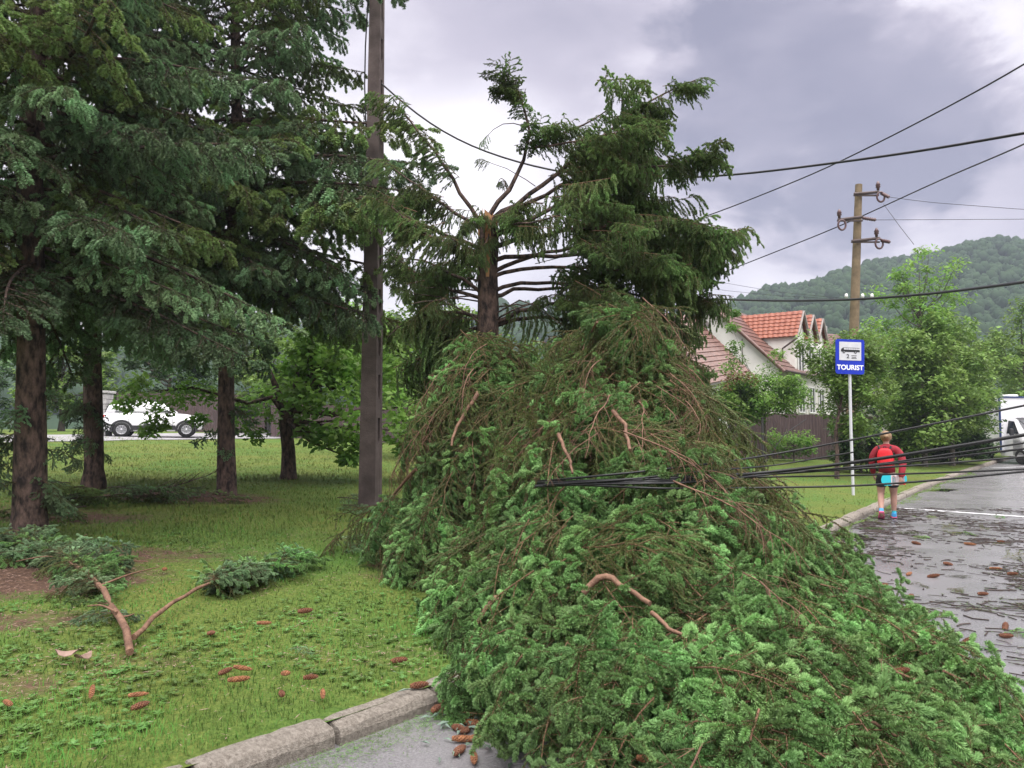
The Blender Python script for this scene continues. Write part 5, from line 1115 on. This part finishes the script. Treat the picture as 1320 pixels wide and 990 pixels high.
mb = MB(); mb.box((-1.895, 0, .78), (.02, .5, .11)); mb.build('number_plate', M['white_paint'], car)

# ------------------------------------------------------------------ white box van at the right edge
vb = at(1334, 598, 34.0); vb[2] = 0; van = empty('white_van', vb, 'white box-bodied van with dark lower front at the right edge of the road', 'van', rz=math.radians(8))
mb = MB(); mb.box((0, 2.9, 1.75), (2.3, 4.6, 2.5), bev=.06); mb.build('box_body', M['car_white'], van)
mb = MB()
for x in (-1.13, 1.13): mb.box((x, .585, 1.75), (.07, .05, 2.5))
for z in (.53, 2.98): mb.box((0, .58, z), (2.20, .05, .07))
mb.build('edge_trim', M['navy'], van)
R_ = []
for y, w, z0, z1, wt in ((-.95, .85, .35, 1.05, .75), (-.80, .93, .32, 1.22, .82), (-.45, .95, .32, 1.32, .85), (.10, .95, .32, 2.05, .74), (.57, .95, .32, 2.12, .76)): R_.append((y, w, z0, z1, wt))
mb = MB(); loft(mb, R_); V, T = mb.V[0]
for blk in mb.V: v = blk[0]; v[:, [0, 1]] = v[:, [1, 0]]
mb.F = [(f[:, ::-1], m_, s_) for f, m_, s_ in mb.F]; mb.build('cab', M['car_white'], van)
mb = MB(); mb.add([(-.80, -.46, 1.36), (.80, -.46, 1.36), (.68, .04, 1.98), (-.68, .04, 1.98)], [(0, 1, 2, 3)]); mb.build('windscreen', M['glass'], van)
mb = MB(); mb.box((0, -.93, .48), (1.86, .22, .42), bev=.05); mb.build('bumper', M['navy'], van)
mb = MB(); mb.box((0, -.965, .86), (1.0, .04, .22), bev=.01); mb.build('grille', M['plastic'], van)
for x in (-1, 1):
    mb = MB(); mb.box((x*.70, -.93, .92), (.3, .1, .2), bev=.03); mb.build('headlight', M['lamp_clear'], van)
    mb = MB(); mb.box((x*1.13, -.05, 1.42), (.18, .1, .3), bev=.03); mb.build('mirror', M['plastic'], van)
    mb = MB(); mb.add([(x*.955, -.25, 1.34), (x*.955, .45, 1.34), (x*.83, .45, 1.92), (x*.85, .1, 1.88)], [(0, 1, 2, 3)]); mb.build('side_window', M['glass'], van)
    for y in (-.3, 3.8):
        Wm = Matrix.Translation((x*.86, y, .34))@Matrix.Rotation(x*math.pi/2, 4, 'Y'); mb = MB(); mb.lathe([(.0, -.1), (.32, -.1), (.34, -.06), (.34, .06), (.31, .1), (.2, .1), (.18, .07), (0, .07)], 20, Wm); mb.build('wheel', M['tyre'], van)
mb = MB(); mb.box((0, 1.3, 3.06), (.5, .5, .12), bev=.03); mb.build('roof_vent', M['trim_white'], van)
mb = MB(); mb.box((0, -.965, .60), (.52, .02, .11)); mb.build('number_plate', M['white_paint'], van)
# ------------------------------------------------------------------ the person walking away with a skateboard
pp = pix(1145, 669); pp[2] = .0
PYAW = math.radians(-24)
person = empty('person', pp, 'person in dark red jacket and black shorts walking away up the road, seen from behind', 'person', rz=PYAW)
def skin(name, vs, es, mat, parent, root, sub=2):
    keys = list(vs); idx = {k: i for i, k in enumerate(keys)}; me = bpy.data.meshes.new(name)
    me.from_pydata([vs[k][0] for k in keys], [(idx[a], idx[b]) for a, b in es], []); me.materials.append(M[mat])
    o = link(name, me, parent); o.modifiers.new('skin', 'SKIN')
    for k in keys:
        r = vs[k][1]; o.data.skin_vertices[0].data[idx[k]].radius = r if isinstance(r, tuple) else (r, r)
    o.data.skin_vertices[0].data[idx[root]].use_root = True
    o.modifiers['skin'].use_smooth_shade = True; s_ = o.modifiers.new('sub', 'SUBSURF'); s_.levels = sub; s_.render_levels = sub; return o
B_ = {'pelvis': ((0, 0, .80), .10), 'waist': ((0, .0, .95), .080), 'chest': ((0, .015, 1.12), .09), 'upper': ((0, .01, 1.245), .085), 'neck': ((0, .015, 1.33), .042), 'jaw': ((0, .03, 1.40), .055), 'face': ((0, .035, 1.455), .080), 'crown': ((0, .025, 1.51), .070), 'nose': ((0, .118, 1.45), .011), 'noseroot': ((0, .095, 1.462), .014),
      'earL': ((-.082, .02, 1.45), .014), 'earR': ((.082, .02, 1.45), .014)}
E_ = [('pelvis', 'waist'), ('waist', 'chest'), ('chest', 'upper'), ('upper', 'neck'), ('neck', 'jaw'), ('jaw', 'face'), ('face', 'crown'), ('face', 'noseroot'), ('noseroot', 'nose'), ('face', 'earL'), ('face', 'earR')]
def limbv(tag_, pts, parent):
    prev = parent
    for i, (co, r) in enumerate(pts): k = tag_+str(i); B_[k] = (co, r); E_.append((prev, k)); prev = k
    return prev
limbv('legL', [((-.085, 0, .74), .092), ((-.095, .035, .60), .078), ((-.10, .035, .44), .055), ((-.105, -.09, .31), .054), ((-.105, -.20, .165), .034), ((-.105, -.215, .12), .034), ((-.105, -.13, .055), .030)], 'pelvis')
limbv('legR', [((.085, 0, .74), .092), ((.092, .04, .58), .076), ((.095, .10, .43), .055), ((.095, .105, .29), .055), ((.095, .12, .11), .034), ((.095, .13, .07), .034), ((.095, .25, .035), .030)], 'pelvis')
wl_ = limbv('armL', [((-.15, 0, 1.25), .056), ((-.205, -.01, 1.13), .043), ((-.225, -.015, 1.0), .038), ((-.215, .06, .88), .033), ((-.20, .12, .79), .023)], 'upper')
wr_ = limbv('armR', [((.15, 0, 1.25), .056), ((.215, -.05, 1.13), .043), ((.235, -.10, 1.0), .038), ((.215, -.165, .86), .033), ((.195, -.20, .745), .023)], 'upper')
def hand(tag_, w, wrist, d, side, curl):
    """palm, four fingers and a thumb from the wrist along d; curl is the direction the fingers bend to"""
    d, side, curl = map(nrm, (d, side, curl)); wrist = np.array(wrist); p = wrist+d*.045; B_[tag_+'palm'] = (tuple(p), (.026)); E_.append((w, tag_+'palm'))
    for i, (o, l) in enumerate(((-.028, .062), (-.009, .072), (.010, .068), (.028, .052))):
        k0 = p+d*.035+side*o; a = tag_+'f%d' % i; q = [k0, k0+d*l*.4+curl*l*.12, k0+d*l*.62+curl*l*.48, k0+d*l*.58+curl*l*.85]; prev = tag_+'palm'
        for j, c in enumerate(q): B_[a+str(j)] = (tuple(c), .0095-.001*j); E_.append((prev, a+str(j))); prev = a+str(j)
    q = [p-d*.012-side*.030, p+d*.018-side*.050+curl*.012, p+d*.045-side*.048+curl*.03]; prev = tag_+'palm'
    for j, c in enumerate(q): B_[tag_+'t%d' % j] = (tuple(c), .0105-.001*j); E_.append((prev, tag_+'t%d' % j)); prev = tag_+'t%d' % j
hand('hL', wl_, B_[wl_][0], (.1, .35, -.95), (0, 1, .3), (1, .0, -.1)); hand('hR', wr_, B_[wr_][0], (-.1, -.05, -1), (-1, 0, .1), (-.1, 1, .0))
skin('body', B_, E_, 'skin', person, 'pelvis')
J = {'hem': ((0, .0, .80), .150), 'waist': ((0, .0, .95), .145), 'chest': ((0, .005, 1.11), .138), 'upper': ((0, .005, 1.24), .112), 'collar': ((0, .012, 1.325), .060), 'collar2': ((0, .012, 1.35), .056),
     'hemL': ((-.06, 0, .85), .10), 'hemR': ((.06, 0, .85), .10), 'cl': ((-.06, 0, 1.1), .11), 'cr': ((.06, 0, 1.1), .11)}
JE = [('hem', 'waist'), ('waist', 'chest'), ('chest', 'upper'), ('upper', 'collar'), ('collar', 'collar2'), ('hem', 'hemL'), ('hem', 'hemR'), ('chest', 'cl'), ('chest', 'cr')]
for s_, pts in (('L', [((-.145, 0, 1.245), .076), ((-.208, -.01, 1.13), .064), ((-.228, -.015, 1.0), .058), ((-.218, .06, .88), .052), ((-.203, .11, .80), .040)]), ('R', [((.145, 0, 1.245), .076), ((.218, -.05, 1.13), .066), ((.24, -.10, 1.0), .062), ((.218, -.165, .86), .056), ((.197, -.20, .75), .042)])):
    prev = 'upper'
    for i, (co, r) in enumerate(pts): J['a'+s_+str(i)] = (co, r); JE.append((prev, 'a'+s_+str(i))); prev = 'a'+s_+str(i)
skin('jacket', J, JE, 'jacket', person, 'chest')
S_ = {'top': ((0, 0, .86), .125), 'hip': ((0, 0, .79), .128), 'l0': ((-.085, .005, .72), .108), 'l1': ((-.093, .03, .60), .095), 'l2': ((-.094, .036, .575), .094), 'r0': ((.085, .005, .72), .108), 'r1': ((.092, .035, .59), .094), 'r2': ((.093, .04, .565), .093)}
skin('shorts', S_, [('top', 'hip'), ('hip', 'l0'), ('l0', 'l1'), ('l1', 'l2'), ('hip', 'r0'), ('r0', 'r1'), ('r1', 'r2')], 'shorts', person, 'hip')
hair = MB(); V = IV3.copy(); V = V*np.array((.092, .102, .100)); keep = np.array([not (V[f, 1].mean() > .045 and V[f, 2].mean() < .045) and V[f, 2].mean() > -.085 for f in IF3])
V = V*(1+.03*np.sin(IV3[:, :1]*30+IV3[:, 2:]*9)); hair.add(V+np.array((0, .018, 1.478)), IF3[keep], 0, 0, True); ho = hair.build('hair', M['hair'], person)
b_ = MB(); b_.add(IV3*np.array((.042, .036, .036))*(1+.08*np.sin(IV3[:, :1]*14+IV3[:, 2:]*10))+np.array((.0, -.092, 1.475)), IF3, 0, 0, True); b_.build('hair_bun', M['hair'], ho)
for sx in (-1, 1):
    e = MB(); e.add(IV*.012+np.array((sx*.032, .108, 1.468)), IF, 0, 0, True); e.build('eye', M['black'], person)
e = MB(); e.box((0, .112, 1.412), (.045, .012, .010), bev=.004); e.build('mouth', M['shoe_pink'], person)
def shoe(x, y, z, pitch, name='shoe'):
    Mx = Matrix.Translation((x, y, z))@Matrix.Rotation(pitch, 4, 'X'); st = [(-.095, .030, .02, .085, .026), (-.07, .038, .014, .105, .030), (0, .038, .014, .098, .028), (.06, .043, .012, .070, .032), (.12, .044, .012, .055, .032), (.16, .030, .016, .042, .022)]
    m_ = MB(); R = []
    for (yy, w, zb, zt, wt) in st: R.append([(-w, yy, zb), (-w, yy, zb+.02), (-wt, yy, zt), (wt, yy, zt), (w, yy, zb+.02), (w, yy, zb)])
    V = np.array(R).reshape(-1, 3); k = 6; n = len(st); V = np.array([tuple(Mx@Vector(v)) for v in V])
    m_.add(V, [(i*k+j, i*k+(j+1) % k, (i+1)*k+(j+1) % k, (i+1)*k+j) for i in range(n-1) for j in range(k)], 0, 0, True); m_.add(V[:k], [tuple(range(k))]); m_.add(V[-k:], [tuple(range(k-1, -1, -1))]); o = m_.build(name, M['shoe_blue'], person)
    m_ = MB(); R = [[(-w*1.08, yy, zb-.014), (w*1.08, yy, zb-.014), (w*1.08, yy, zb+.008), (-w*1.08, yy, zb+.008)] for yy, w, zb, zt, wt in st]; V = np.array([tuple(Mx@Vector(v)) for v in np.array(R).reshape(-1, 3)]); m_.add(V, [(i*4+j, i*4+(j+1) % 4, (i+1)*4+(j+1) % 4, (i+1)*4+j) for i in range(n-1) for j in range(4)]); m_.add(V[:4], [(0, 1, 2, 3)]); m_.add(V[-4:], [(3, 2, 1, 0)]); m_.build('sole', M['shoe_pink'], o)
    m_ = MB(); m_.tube([tuple(Mx@Vector((0, -.045, .085))), tuple(Mx@Vector((0, -.045, .125)))], .036, 10); m_.build('sock', M['teal'], o)
shoe(-.105, -.185, .085, -.62); shoe(.095, .145, .012, 0)
person.scale = (1.07, 1.03, 1)
Rp = Matrix.Translation(Vector(pp))@Matrix.Rotation(PYAW, 4, 'Z')
# red backpack on the back
bo = Rp@Vector((-.03, -.155, 1.10)); bag = empty('backpack', bo, 'small bright red backpack worn over the red jacket', 'backpack', rz=PYAW)
m_ = MB(); V = IV3.copy(); V = np.sign(V)*np.abs(V)**.55; V = V*np.array((.135, .055, .165)); V[:, 0] *= 1-.18*(V[:, 2] > .06)*(V[:, 2]/.165); m_.add(V, IF3, 0, 0, True); m_.build('main_pocket', M['bag_red'], bag)
m_ = MB(); V = IV3.copy(); V = np.sign(V)*np.abs(V)**.6*np.array((.10, .03, .075)); m_.add(V+(0, -.05, -.07), IF3, 0, 0, True); m_.build('front_pocket', M['bag_red'], bag)
for sx in (-1, 1):
    m_ = MB(); m_.tube([(sx*.08, .02, .14), (sx*.10, .06, .195), (sx*.105, .16, .20), (sx*.115, .27, .10), (sx*.12, .27, -.05)], .014, 6); m_.build('shoulder_strap', M['shorts'], bag)
m_ = MB(); m_.tube([(-.02, .03, .155), (-.02, .02, .195), (.02, .02, .195), (.02, .03, .155)], .007, 5); m_.build('grab_loop', M['shorts'], bag)
# skateboard held flat against the hip
so = Rp@Vector((.10, -.185, .715)); board = empty('skateboard', so, 'teal, white and red skateboard held behind the hip under the right arm', 'skateboard', rz=PYAW+math.radians(48))
def deck(x0, x1, mat, name, y=0, th=.012, sh=1.0):
    W, Ln = .098*sh, .64; xs = np.linspace(x0, x1, 14); up = []
    for x in xs: e = Ln/2-abs(x); h = W*math.sqrt(max(0, 1-max(0, (W-e)/W)**2)); up.append((x, h))
    poly = up+[(x, -h) for x, h in up[::-1]]; m_ = MB(); m_.prism(poly, th, Matrix.Translation((0, y, 0))@UP); return m_.build(name, M[mat], board)
deck(-.32, .32, 'black', 'deck', .006); deck(-.318, -.08, 'teal', 'deck_graphic', -.0065, .002); deck(-.08, -.03, 'deck_white', 'deck_graphic', -.0065, .002); deck(-.03, .01, 'bag_red', 'deck_graphic', -.0065, .002); deck(.01, .13, 'deck_white', 'deck_graphic', -.0065, .002); deck(.13, .2, 'bag_red', 'deck_graphic', -.0065, .002); deck(.2, .318, 'teal', 'deck_graphic', -.0065, .002)
for x in (-.03, .19):
    m_ = MB(); m_.box((x, -.03, 0), (.045, .045, .10), bev=.008); tr = m_.build('truck', M['alloy'], board)
    for z in (-.075, .075): m_ = MB(); m_.lathe([(0, -.017), (.024, -.017), (.027, -.01), (.027, .01), (.024, .017), (0, .017)], 14, Matrix.Translation((x, -.048, z))); m_.build('wheel', M['deck_white'] if x < 0 else M['bag_red'], tr)

# ------------------------------------------------------------------ cones
def cone_mesh(seed, Ln=.130, r=.0155):
    rng = np.random.default_rng(seed); nr, ns = 13, 12; P = []
    for i in range(nr):
        f = i/(nr-1); R = r*math.sqrt(max(.06, 1-((f-.42)/.60)**2))
        for lay in (0, 1):
            x = -Ln/2+Ln*(f+(.055 if lay else 0)); rr = R*(1.20 if lay else .78)
            P.append([(x+.004*(((j+i) % 2)*2-1)*(1 if lay else 0), rr*(1+.10*((j+i) % 2))*math.cos(2*math.pi*j/ns), rr*(1+.10*((j+i) % 2))*math.sin(2*math.pi*j/ns)) for j in range(ns)])
    V = np.array(P).reshape(-1, 3)+rng.normal(0, .0005, (nr*2*ns, 3)); n = len(P); F = [(i*ns+j, i*ns+(j+1) % ns, (i+1)*ns+(j+1) % ns, (i+1)*ns+j) for i in range(n-1) for j in range(ns)]
    mb = MB(); mb.add(V, F, 0, 0, False); mb.add(V[:ns], [tuple(range(ns-1, -1, -1))]); mb.add(V[-ns:], [tuple(range(ns))]); return mb
CONE = [cone_mesh(i).mesh('spruce_cone', M['cone']) for i in range(2)]+[cone_mesh(5, .115, .018).mesh('spruce_cone', M['cone_dark'])]
rng = np.random.default_rng(77)
def on_heap(px, py):
    d = px_dir(px, py); d = d/d[1]; Y = np.linspace(2.4, 11, 1500); Q = np.array((0, 0, CAM_H))+Y[:, None]*d; k = np.argmax(Q[:, 2] <= mound(Q[:, 0], Q[:, 1])+.05); return Q[k]
def cones(pts, label, group, fn=pix, dz=.02, sc=(.8, 1.05), kinds=(0, 1, 2)):
    for px, py in pts:
        p = fn(px, py); k = kinds[int(rng.integers(len(kinds)))]
        link('spruce_cone', CONE[k], None, label if isinstance(label, str) else label[pts.index((px, py))], 'cone', group, loc=(p[0], p[1], p[2]+dz), rot=(rng.uniform(0, 6), rng.normal(0, .12), rng.normal(.1, .8)), scl=rng.uniform(*sc))
cones([(118, 903), (180, 921), (312, 871), (290, 875), (368, 878), (400, 883), (272, 825), (340, 811), (416, 905), (363, 905), (212, 740), (393, 795), (10, 918), (307, 886)], ['spruce cone in the grass left of the upright pair, near the bottom left', 'darker lower cone of the touching pair in the grass near the bottom left', 'cone in the grass midway between fallen branch and kerb, right of a close pair', 'left cone of the close pair in the grass between fallen branch and kerb', 'cone in the grass nearest above the second kerb stone', 'rightmost cone in the grass just above the kerb', 'cone in the grass straight below the crotch of the fallen branch', 'cone in the grass right of the fallen branch, above the close group', 'cone in the grass closest to the kerb, at the foot of the lawn', 'lower cone of the two nearest the kerb middle, pointing down the lawn', 'cone in the grass behind the fallen branch fork, towards the trunks', 'cone in the grass below the dark green tip of the fallen branch', 'cone at the far left bottom edge of the lawn', 'right cone of the close pair in the grass between fallen branch and kerb'], 'cones in the grass at left', dz=.045, sc=(.7, 1.0))
cones([(177, 910)], 'pale round end of a spruce cone sitting upright in the grass', None, dz=.06, sc=(.7, .75), kinds=(0,))
cones([(540, 903), (575, 912), (563, 919), (592, 921), (608, 926), (604, 936), (633, 916), (638, 908), (591, 944), (600, 947), (612, 941), (641, 946), (592, 973), (611, 983), (626, 938), (514, 856), (648, 938), (598, 958), (620, 956), (580, 905)], 'orange spruce cone in the pile in the gutter beside the kerb end', 'cones in the gutter pile', dz=.022, sc=(.75, 1.0))
cones([(690, 866), (645, 871), (1160, 865), (697, 833), (1205, 855), (838, 980), (1120, 795)], 'orange-brown spruce cone caught in the green branches of the fallen treetop', 'cones on the fallen treetop', fn=on_heap, dz=.0, sc=(.8, 1.0))
cones([(1172, 742), (1174, 771), (1177, 804), (1283, 735), (1267, 768), (1248, 830), (1275, 856), (1181, 702), (1250, 703), (1296, 811), (1297, 823), (1140, 757), (1203, 745), (1305, 742), (1222, 729), (1290, 700), (1108, 793)], 'brown spruce cone lying on the wet asphalt among twigs', 'cones on the asphalt', dz=.02, sc=(.8, 1.1), kinds=(2, 2, 0))
p = pix(1109, 741); mb = MB(); mb.add(IV3*.035, IF3, 0, 0, True); mb.build('dark_ball', M['black'], label='small round black ball on the asphalt near the heap edge', cat='ball', loc=(p[0], p[1], .035))
# dead leaves
for i, (px, py, s_, m_) in enumerate(((85, 855, .07, 'litter_leaf'), (107, 860, .06, 'litter_leaf'))):
    p = pix(px, py); mb = MB(); a = np.linspace(0, 6.283, 12, endpoint=False); V = np.c_[s_*np.cos(a)*(1+.15*np.sin(3*a)), s_*.6*np.sin(a), .018*np.cos(2*a)+.02]; mb.add(np.r_[V, V-(0, 0, .003)], [tuple(range(12)), tuple(range(23, 11, -1))]); mb.build('dead_leaf', M[m_], label=('flat brown dead leaf further left of the two in the grass', 'flat brown dead leaf further right of the two in the grass')[i], cat='leaf', loc=(p[0], p[1], p[2]+.05), rot=(0, .1, .3+i))
mb = MB(); rr = np.random.default_rng(9)
for i in range(90):
    px, py = (rr.normal(600, 35), rr.normal(935, 22)) if i < 60 else (rr.normal(610, 20), rr.normal(950, 12)); 
    p = pix(px, py); a = rr.uniform(0, 6.28); l, w = rr.uniform(.025, .055), rr.uniform(.006, .014); c, s_ = math.cos(a), math.sin(a); z = p[2]+.01+rr.uniform(0, .02)
    mb.add([(p[0]-c*l, p[1]-s_*l, z), (p[0]+s_*w, p[1]-c*w, z+.012), (p[0]+c*l, p[1]+s_*l, z), (p[0]-s_*w, p[1]+c*w, z+.008)], [(0, 1, 2, 3)], 0, rr.random())
mb.build('leaf_scraps', M['litter_pale'], kind='stuff')

# ------------------------------------------------------------------ twigs and sprigs on the road
def road_twigs(n, seed, reg, lmin, lmax, mat, name, needles=0):
    rr = np.random.default_rng(seed); mb = MB()
    for i in range(n):
        while True:
            px, py = rr.uniform(*reg[:2]), rr.uniform(*reg[2:])
            p = pix(px, py)
            if to_ts(p[0], p[1])[1] < -.1 and mound_h(p[0], p[1]) < .03 and wave(p[0]*1.9, p[1]*1.3)+rr.normal(0, .4) > .05: break
        a = rr.normal(-.35, .9); l = rr.uniform(lmin, lmax); d = np.array((math.cos(a), math.sin(a), 0)); n_ = np.array((-d[1], d[0], 0)); q = rr.normal(0, .12)
        P = np.array([p-d*l/2, p+n_*l*q, p+d*l/2])+(0, 0, .008); mb.tube(P, rr.uniform(.002, .0065), 3, 0, 0, False, False)
        for j in range(needles):
            f = rr.random(); c = P[0]+(P[2]-P[0])*f+n_*rr.normal(0, .018); t = d*rr.normal(0, .016)+n_*rr.normal(0, .016); c[2] = p[2]+rr.uniform(.004, .025)
            mb.add([c, c+t+n_*.003, c+t*2], [(0, 1, 2)], 1, rr.random())
    return mb.build(name, mat, kind='stuff')
road_twigs(700, 4, (1080, 1400, 655, 790), .06, .30, [M['debris'], M['needle_green']], 'road_twigs', 9)
road_twigs(170, 5, (1090, 1400, 690, 880), .06, .24, [M['debris'], M['needle_green']], 'road_twigs', 6)
road_twigs(950, 8, (1110, 1420, 658, 765), .03, .11, [M['debris'], M['debris']], 'road_twigs', 4)
road_twigs(280, 6, (1110, 1330, 655, 700), .12, .4, [M['debris'], M['debris']], 'road_twigs', 26)
rng = np.random.default_rng(91)
def sprigs(pts, label, group, meshes, sc, dz=.03, flat=.5, name='fallen_sprig'):
    for i, (px, py) in enumerate(pts):
        p = pix(px, py); s_ = rng.uniform(*sc); o = link(name, meshes[int(rng.integers(len(meshes)))], None, label if isinstance(label, str) else label[i], 'sprig', group, loc=(p[0], p[1], p[2]+dz), rot=(rng.normal(0, .3), -.04, rng.normal(-.2, .9)), scl=(s_, s_, s_*flat))
sprigs([(1152, 708), (1125, 682), (1165, 688), (1228, 688), (1250, 690), (1292, 701), (1225, 682), (1190, 694), (1270, 682), (1136, 676), (1205, 668), (1310, 722), (1177, 798), (1258, 838), (1234, 762), (1236, 745), (1312, 818), (1195, 757), (1115, 718), (1290, 668)], 'small broken spruce sprig lying on the wet asphalt', 'sprigs on the asphalt', OLIVE+FRESH[:3], (.24, .46), .012, .34)
sprigs([(1150, 795), (1168, 800), (1120, 788)], ['middle of three green sprigs at the right rim of the heap', 'outermost green sprig at the right rim of the heap', 'innermost green sprig at the right rim of the heap'], 'sprigs at the rim of the heap', FRESH, (.40, .55), .06, .6)
sprigs([(390, 846)], 'dark little spruce sprig lying alone in the grass near the kerb', None, FRESH_DK, (.16, .22), .05, .6)
sprigs([(435, 645), (452, 642), (440, 655)], ['leftmost of three dark boughs at the foot of the concrete pole', 'dark bough at the concrete pole foot lying farthest from the camera', 'dark bough at the concrete pole foot lying nearest the camera'], 'boughs at the foot of the pole', BLUE, (.32, .42), .05, .5, 'fallen_bough')
sprigs([(472, 712), (462, 705), (480, 720)], ['middle of three dark sprigs in the grass just left of the heap', 'upper left dark sprig in the grass just left of the heap', 'dark sprig nearest the heap in the grass on its left'], 'sprigs just left of the heap', FRESH_DK, (.5, .7), .06, .6)
sprigs([(60, 655), (95, 650), (130, 648), (160, 645), (75, 640), (110, 662), (185, 648), (40, 662), (90, 630), (140, 636)], 'dark blue-green spruce bough on the ground in the pile between the left trunks', 'boughs lying between the left trunks', BLUE, (.40, .60), .10, .55, 'fallen_bough')
for pts, lab in (([(180, 620), (215, 608), (255, 622)], 'a'),):
    pass
# the big forked branch lying on the lawn at left
o = pix(168, 845); fb = empty('fallen_branch', o, 'forked reddish spruce branch with dark green ends lying on the left lawn', 'branch')
def gpath(pts, h): return np.array([pix(px, py)+(0, 0, hh)-o for (px, py), hh in zip(pts, h)])
def sm(P, n=14):
    k = np.concatenate(([0], np.cumsum(np.linalg.norm(np.diff(P, axis=0), axis=1)))); x = np.linspace(0, k[-1], n); Q = np.stack([np.interp(x, k, P[:, i]) for i in range(3)], -1); Q[1:-1] = (Q[:-2]+2*Q[1:-1]+Q[2:])/4; return Q
MA = sm(gpath([(167, 852), (174, 832), (158, 822), (140, 790), (108, 752), (60, 722), (15, 705)], [.05, .06, .08, .11, .13, .12, .1])); FK = sm(gpath([(172, 836), (200, 810), (235, 788), (268, 772), (320, 755), (370, 740)], [.07, .09, .12, .14, .14, .12]))
rj = np.random.default_rng(4); MA[1:-1] += rj.normal(0, .010, MA[1:-1].shape); FK[1:-1] += rj.normal(0, .008, FK[1:-1].shape)
mb = MB(); mb.tube(MA, np.linspace(.027, .011, 14)*rj.uniform(.88, 1.12, 14), 9); V, T = mb.V[0]; V += rj.normal(0, .0022, V.shape)
for i in range(2, 13):                      # snapped side stubs
    a = rj.uniform(0, 6.28); v = np.array((math.cos(a), math.sin(a), abs(rj.normal(.3, .3)))); l = rj.uniform(.03, .12); mb.tube([MA[i], MA[i]+v*l*.6, MA[i]+v*l+(0, 0, .01)], [.009, .006, .004], 5)
mb.build('main_limb', M['limb_red'], fb); mb = MB(); mb.tube(FK, np.linspace(.021, .006, 14)*rj.uniform(.88, 1.12, 14), 9); mb.build('side_limb', M['limb_red'], fb)
for pts in ([(110, 752), (150, 742), (190, 738)], [(128, 775), (165, 762), (205, 745)], [(95, 742), (60, 735), (20, 738)], [(150, 812), (130, 805), (112, 800)], [(90, 735), (98, 715), (112, 700)]):
    mb = MB(); P = sm(gpath(pts, [.12, .14, .10]), 8); mb.tube(P, np.linspace(.010, .004, 8), 6); mb.build('twig', M['limb_red'], fb)
rng = np.random.default_rng(17)
def bspray(n, Q, f0, f1, sc, spread):
    for _ in range(n):
        f = rng.uniform(f0, f1)*13; i = min(int(f), 12); p = Q[i]+(Q[i+1]-Q[i])*(f-i); d = nrm(Q[i+1]-Q[i]); a = rng.normal(0, spread); c, s_ = math.cos(a), math.sin(a)
        s0 = rng.uniform(*sc); X = nrm((d[0]*c-d[1]*s_, d[0]*s_+d[1]*c, rng.normal(-.02, .1))); m_ = (FRESH_DK+FRESH[:2]+OLIVE[:1])[int(rng.integers(7))]
        link('green_spray', m_, fb, loc=p+X*.35*s0+(0, 0, rng.uniform(-.04, .02)), rot=euler_from_axes(X, nrm((rng.normal(0, .3), rng.normal(0, .3), 1))), scl=(s0, s0, s0*.8))
bspray(48, MA, .36, 1.0, (.45, .8), 1.0); bspray(26, FK, .55, 1.0, (.40, .62), .35); bspray(7, MA, .15, .4, (.25, .4), 1.0)
# dead twiggy top sticking up between the left trunks
o2 = pix(175, 640); tw = Twigs(9); P = tw.line((0, 0, .05), (1, -.1, .35), 1.4, 8, .1, .15); tw.add(P, .014, .004, 0); Q = tw.kids(P, 1, .1, .10, lambda f: .5*(1-f)+.15, 45, -.2, .006)
for q in Q: tw.kids(q, 2, .2, .12, lambda f: .2, 40, 0, .003)
mb = MB(); tw.wood(mb); mb.build('dead_branch', M['bark'], label='bare dead twiggy branch sticking up from the boughs between the trunks', cat='branch', loc=o2)
# ------------------------------------------------------------------ damp air between here and the hill
HAZE = 0.0005
if HAZE > 0:
    m, N, L, B = new_mat('haze_air'); N.remove(B); v = N.new('ShaderNodeVolumePrincipled'); v.inputs['Color'].default_value = (.72, .80, .95, 1); v.inputs['Density'].default_value = HAZE; v.inputs['Anisotropy'].default_value = 0.1
    L.new(v.outputs[0], N['Material Output'].inputs['Volume'])
    mb = MB(); mb.box((100, 380, 64.5), (2400, 900, 131)); mb.build('haze', m, kind='stuff')
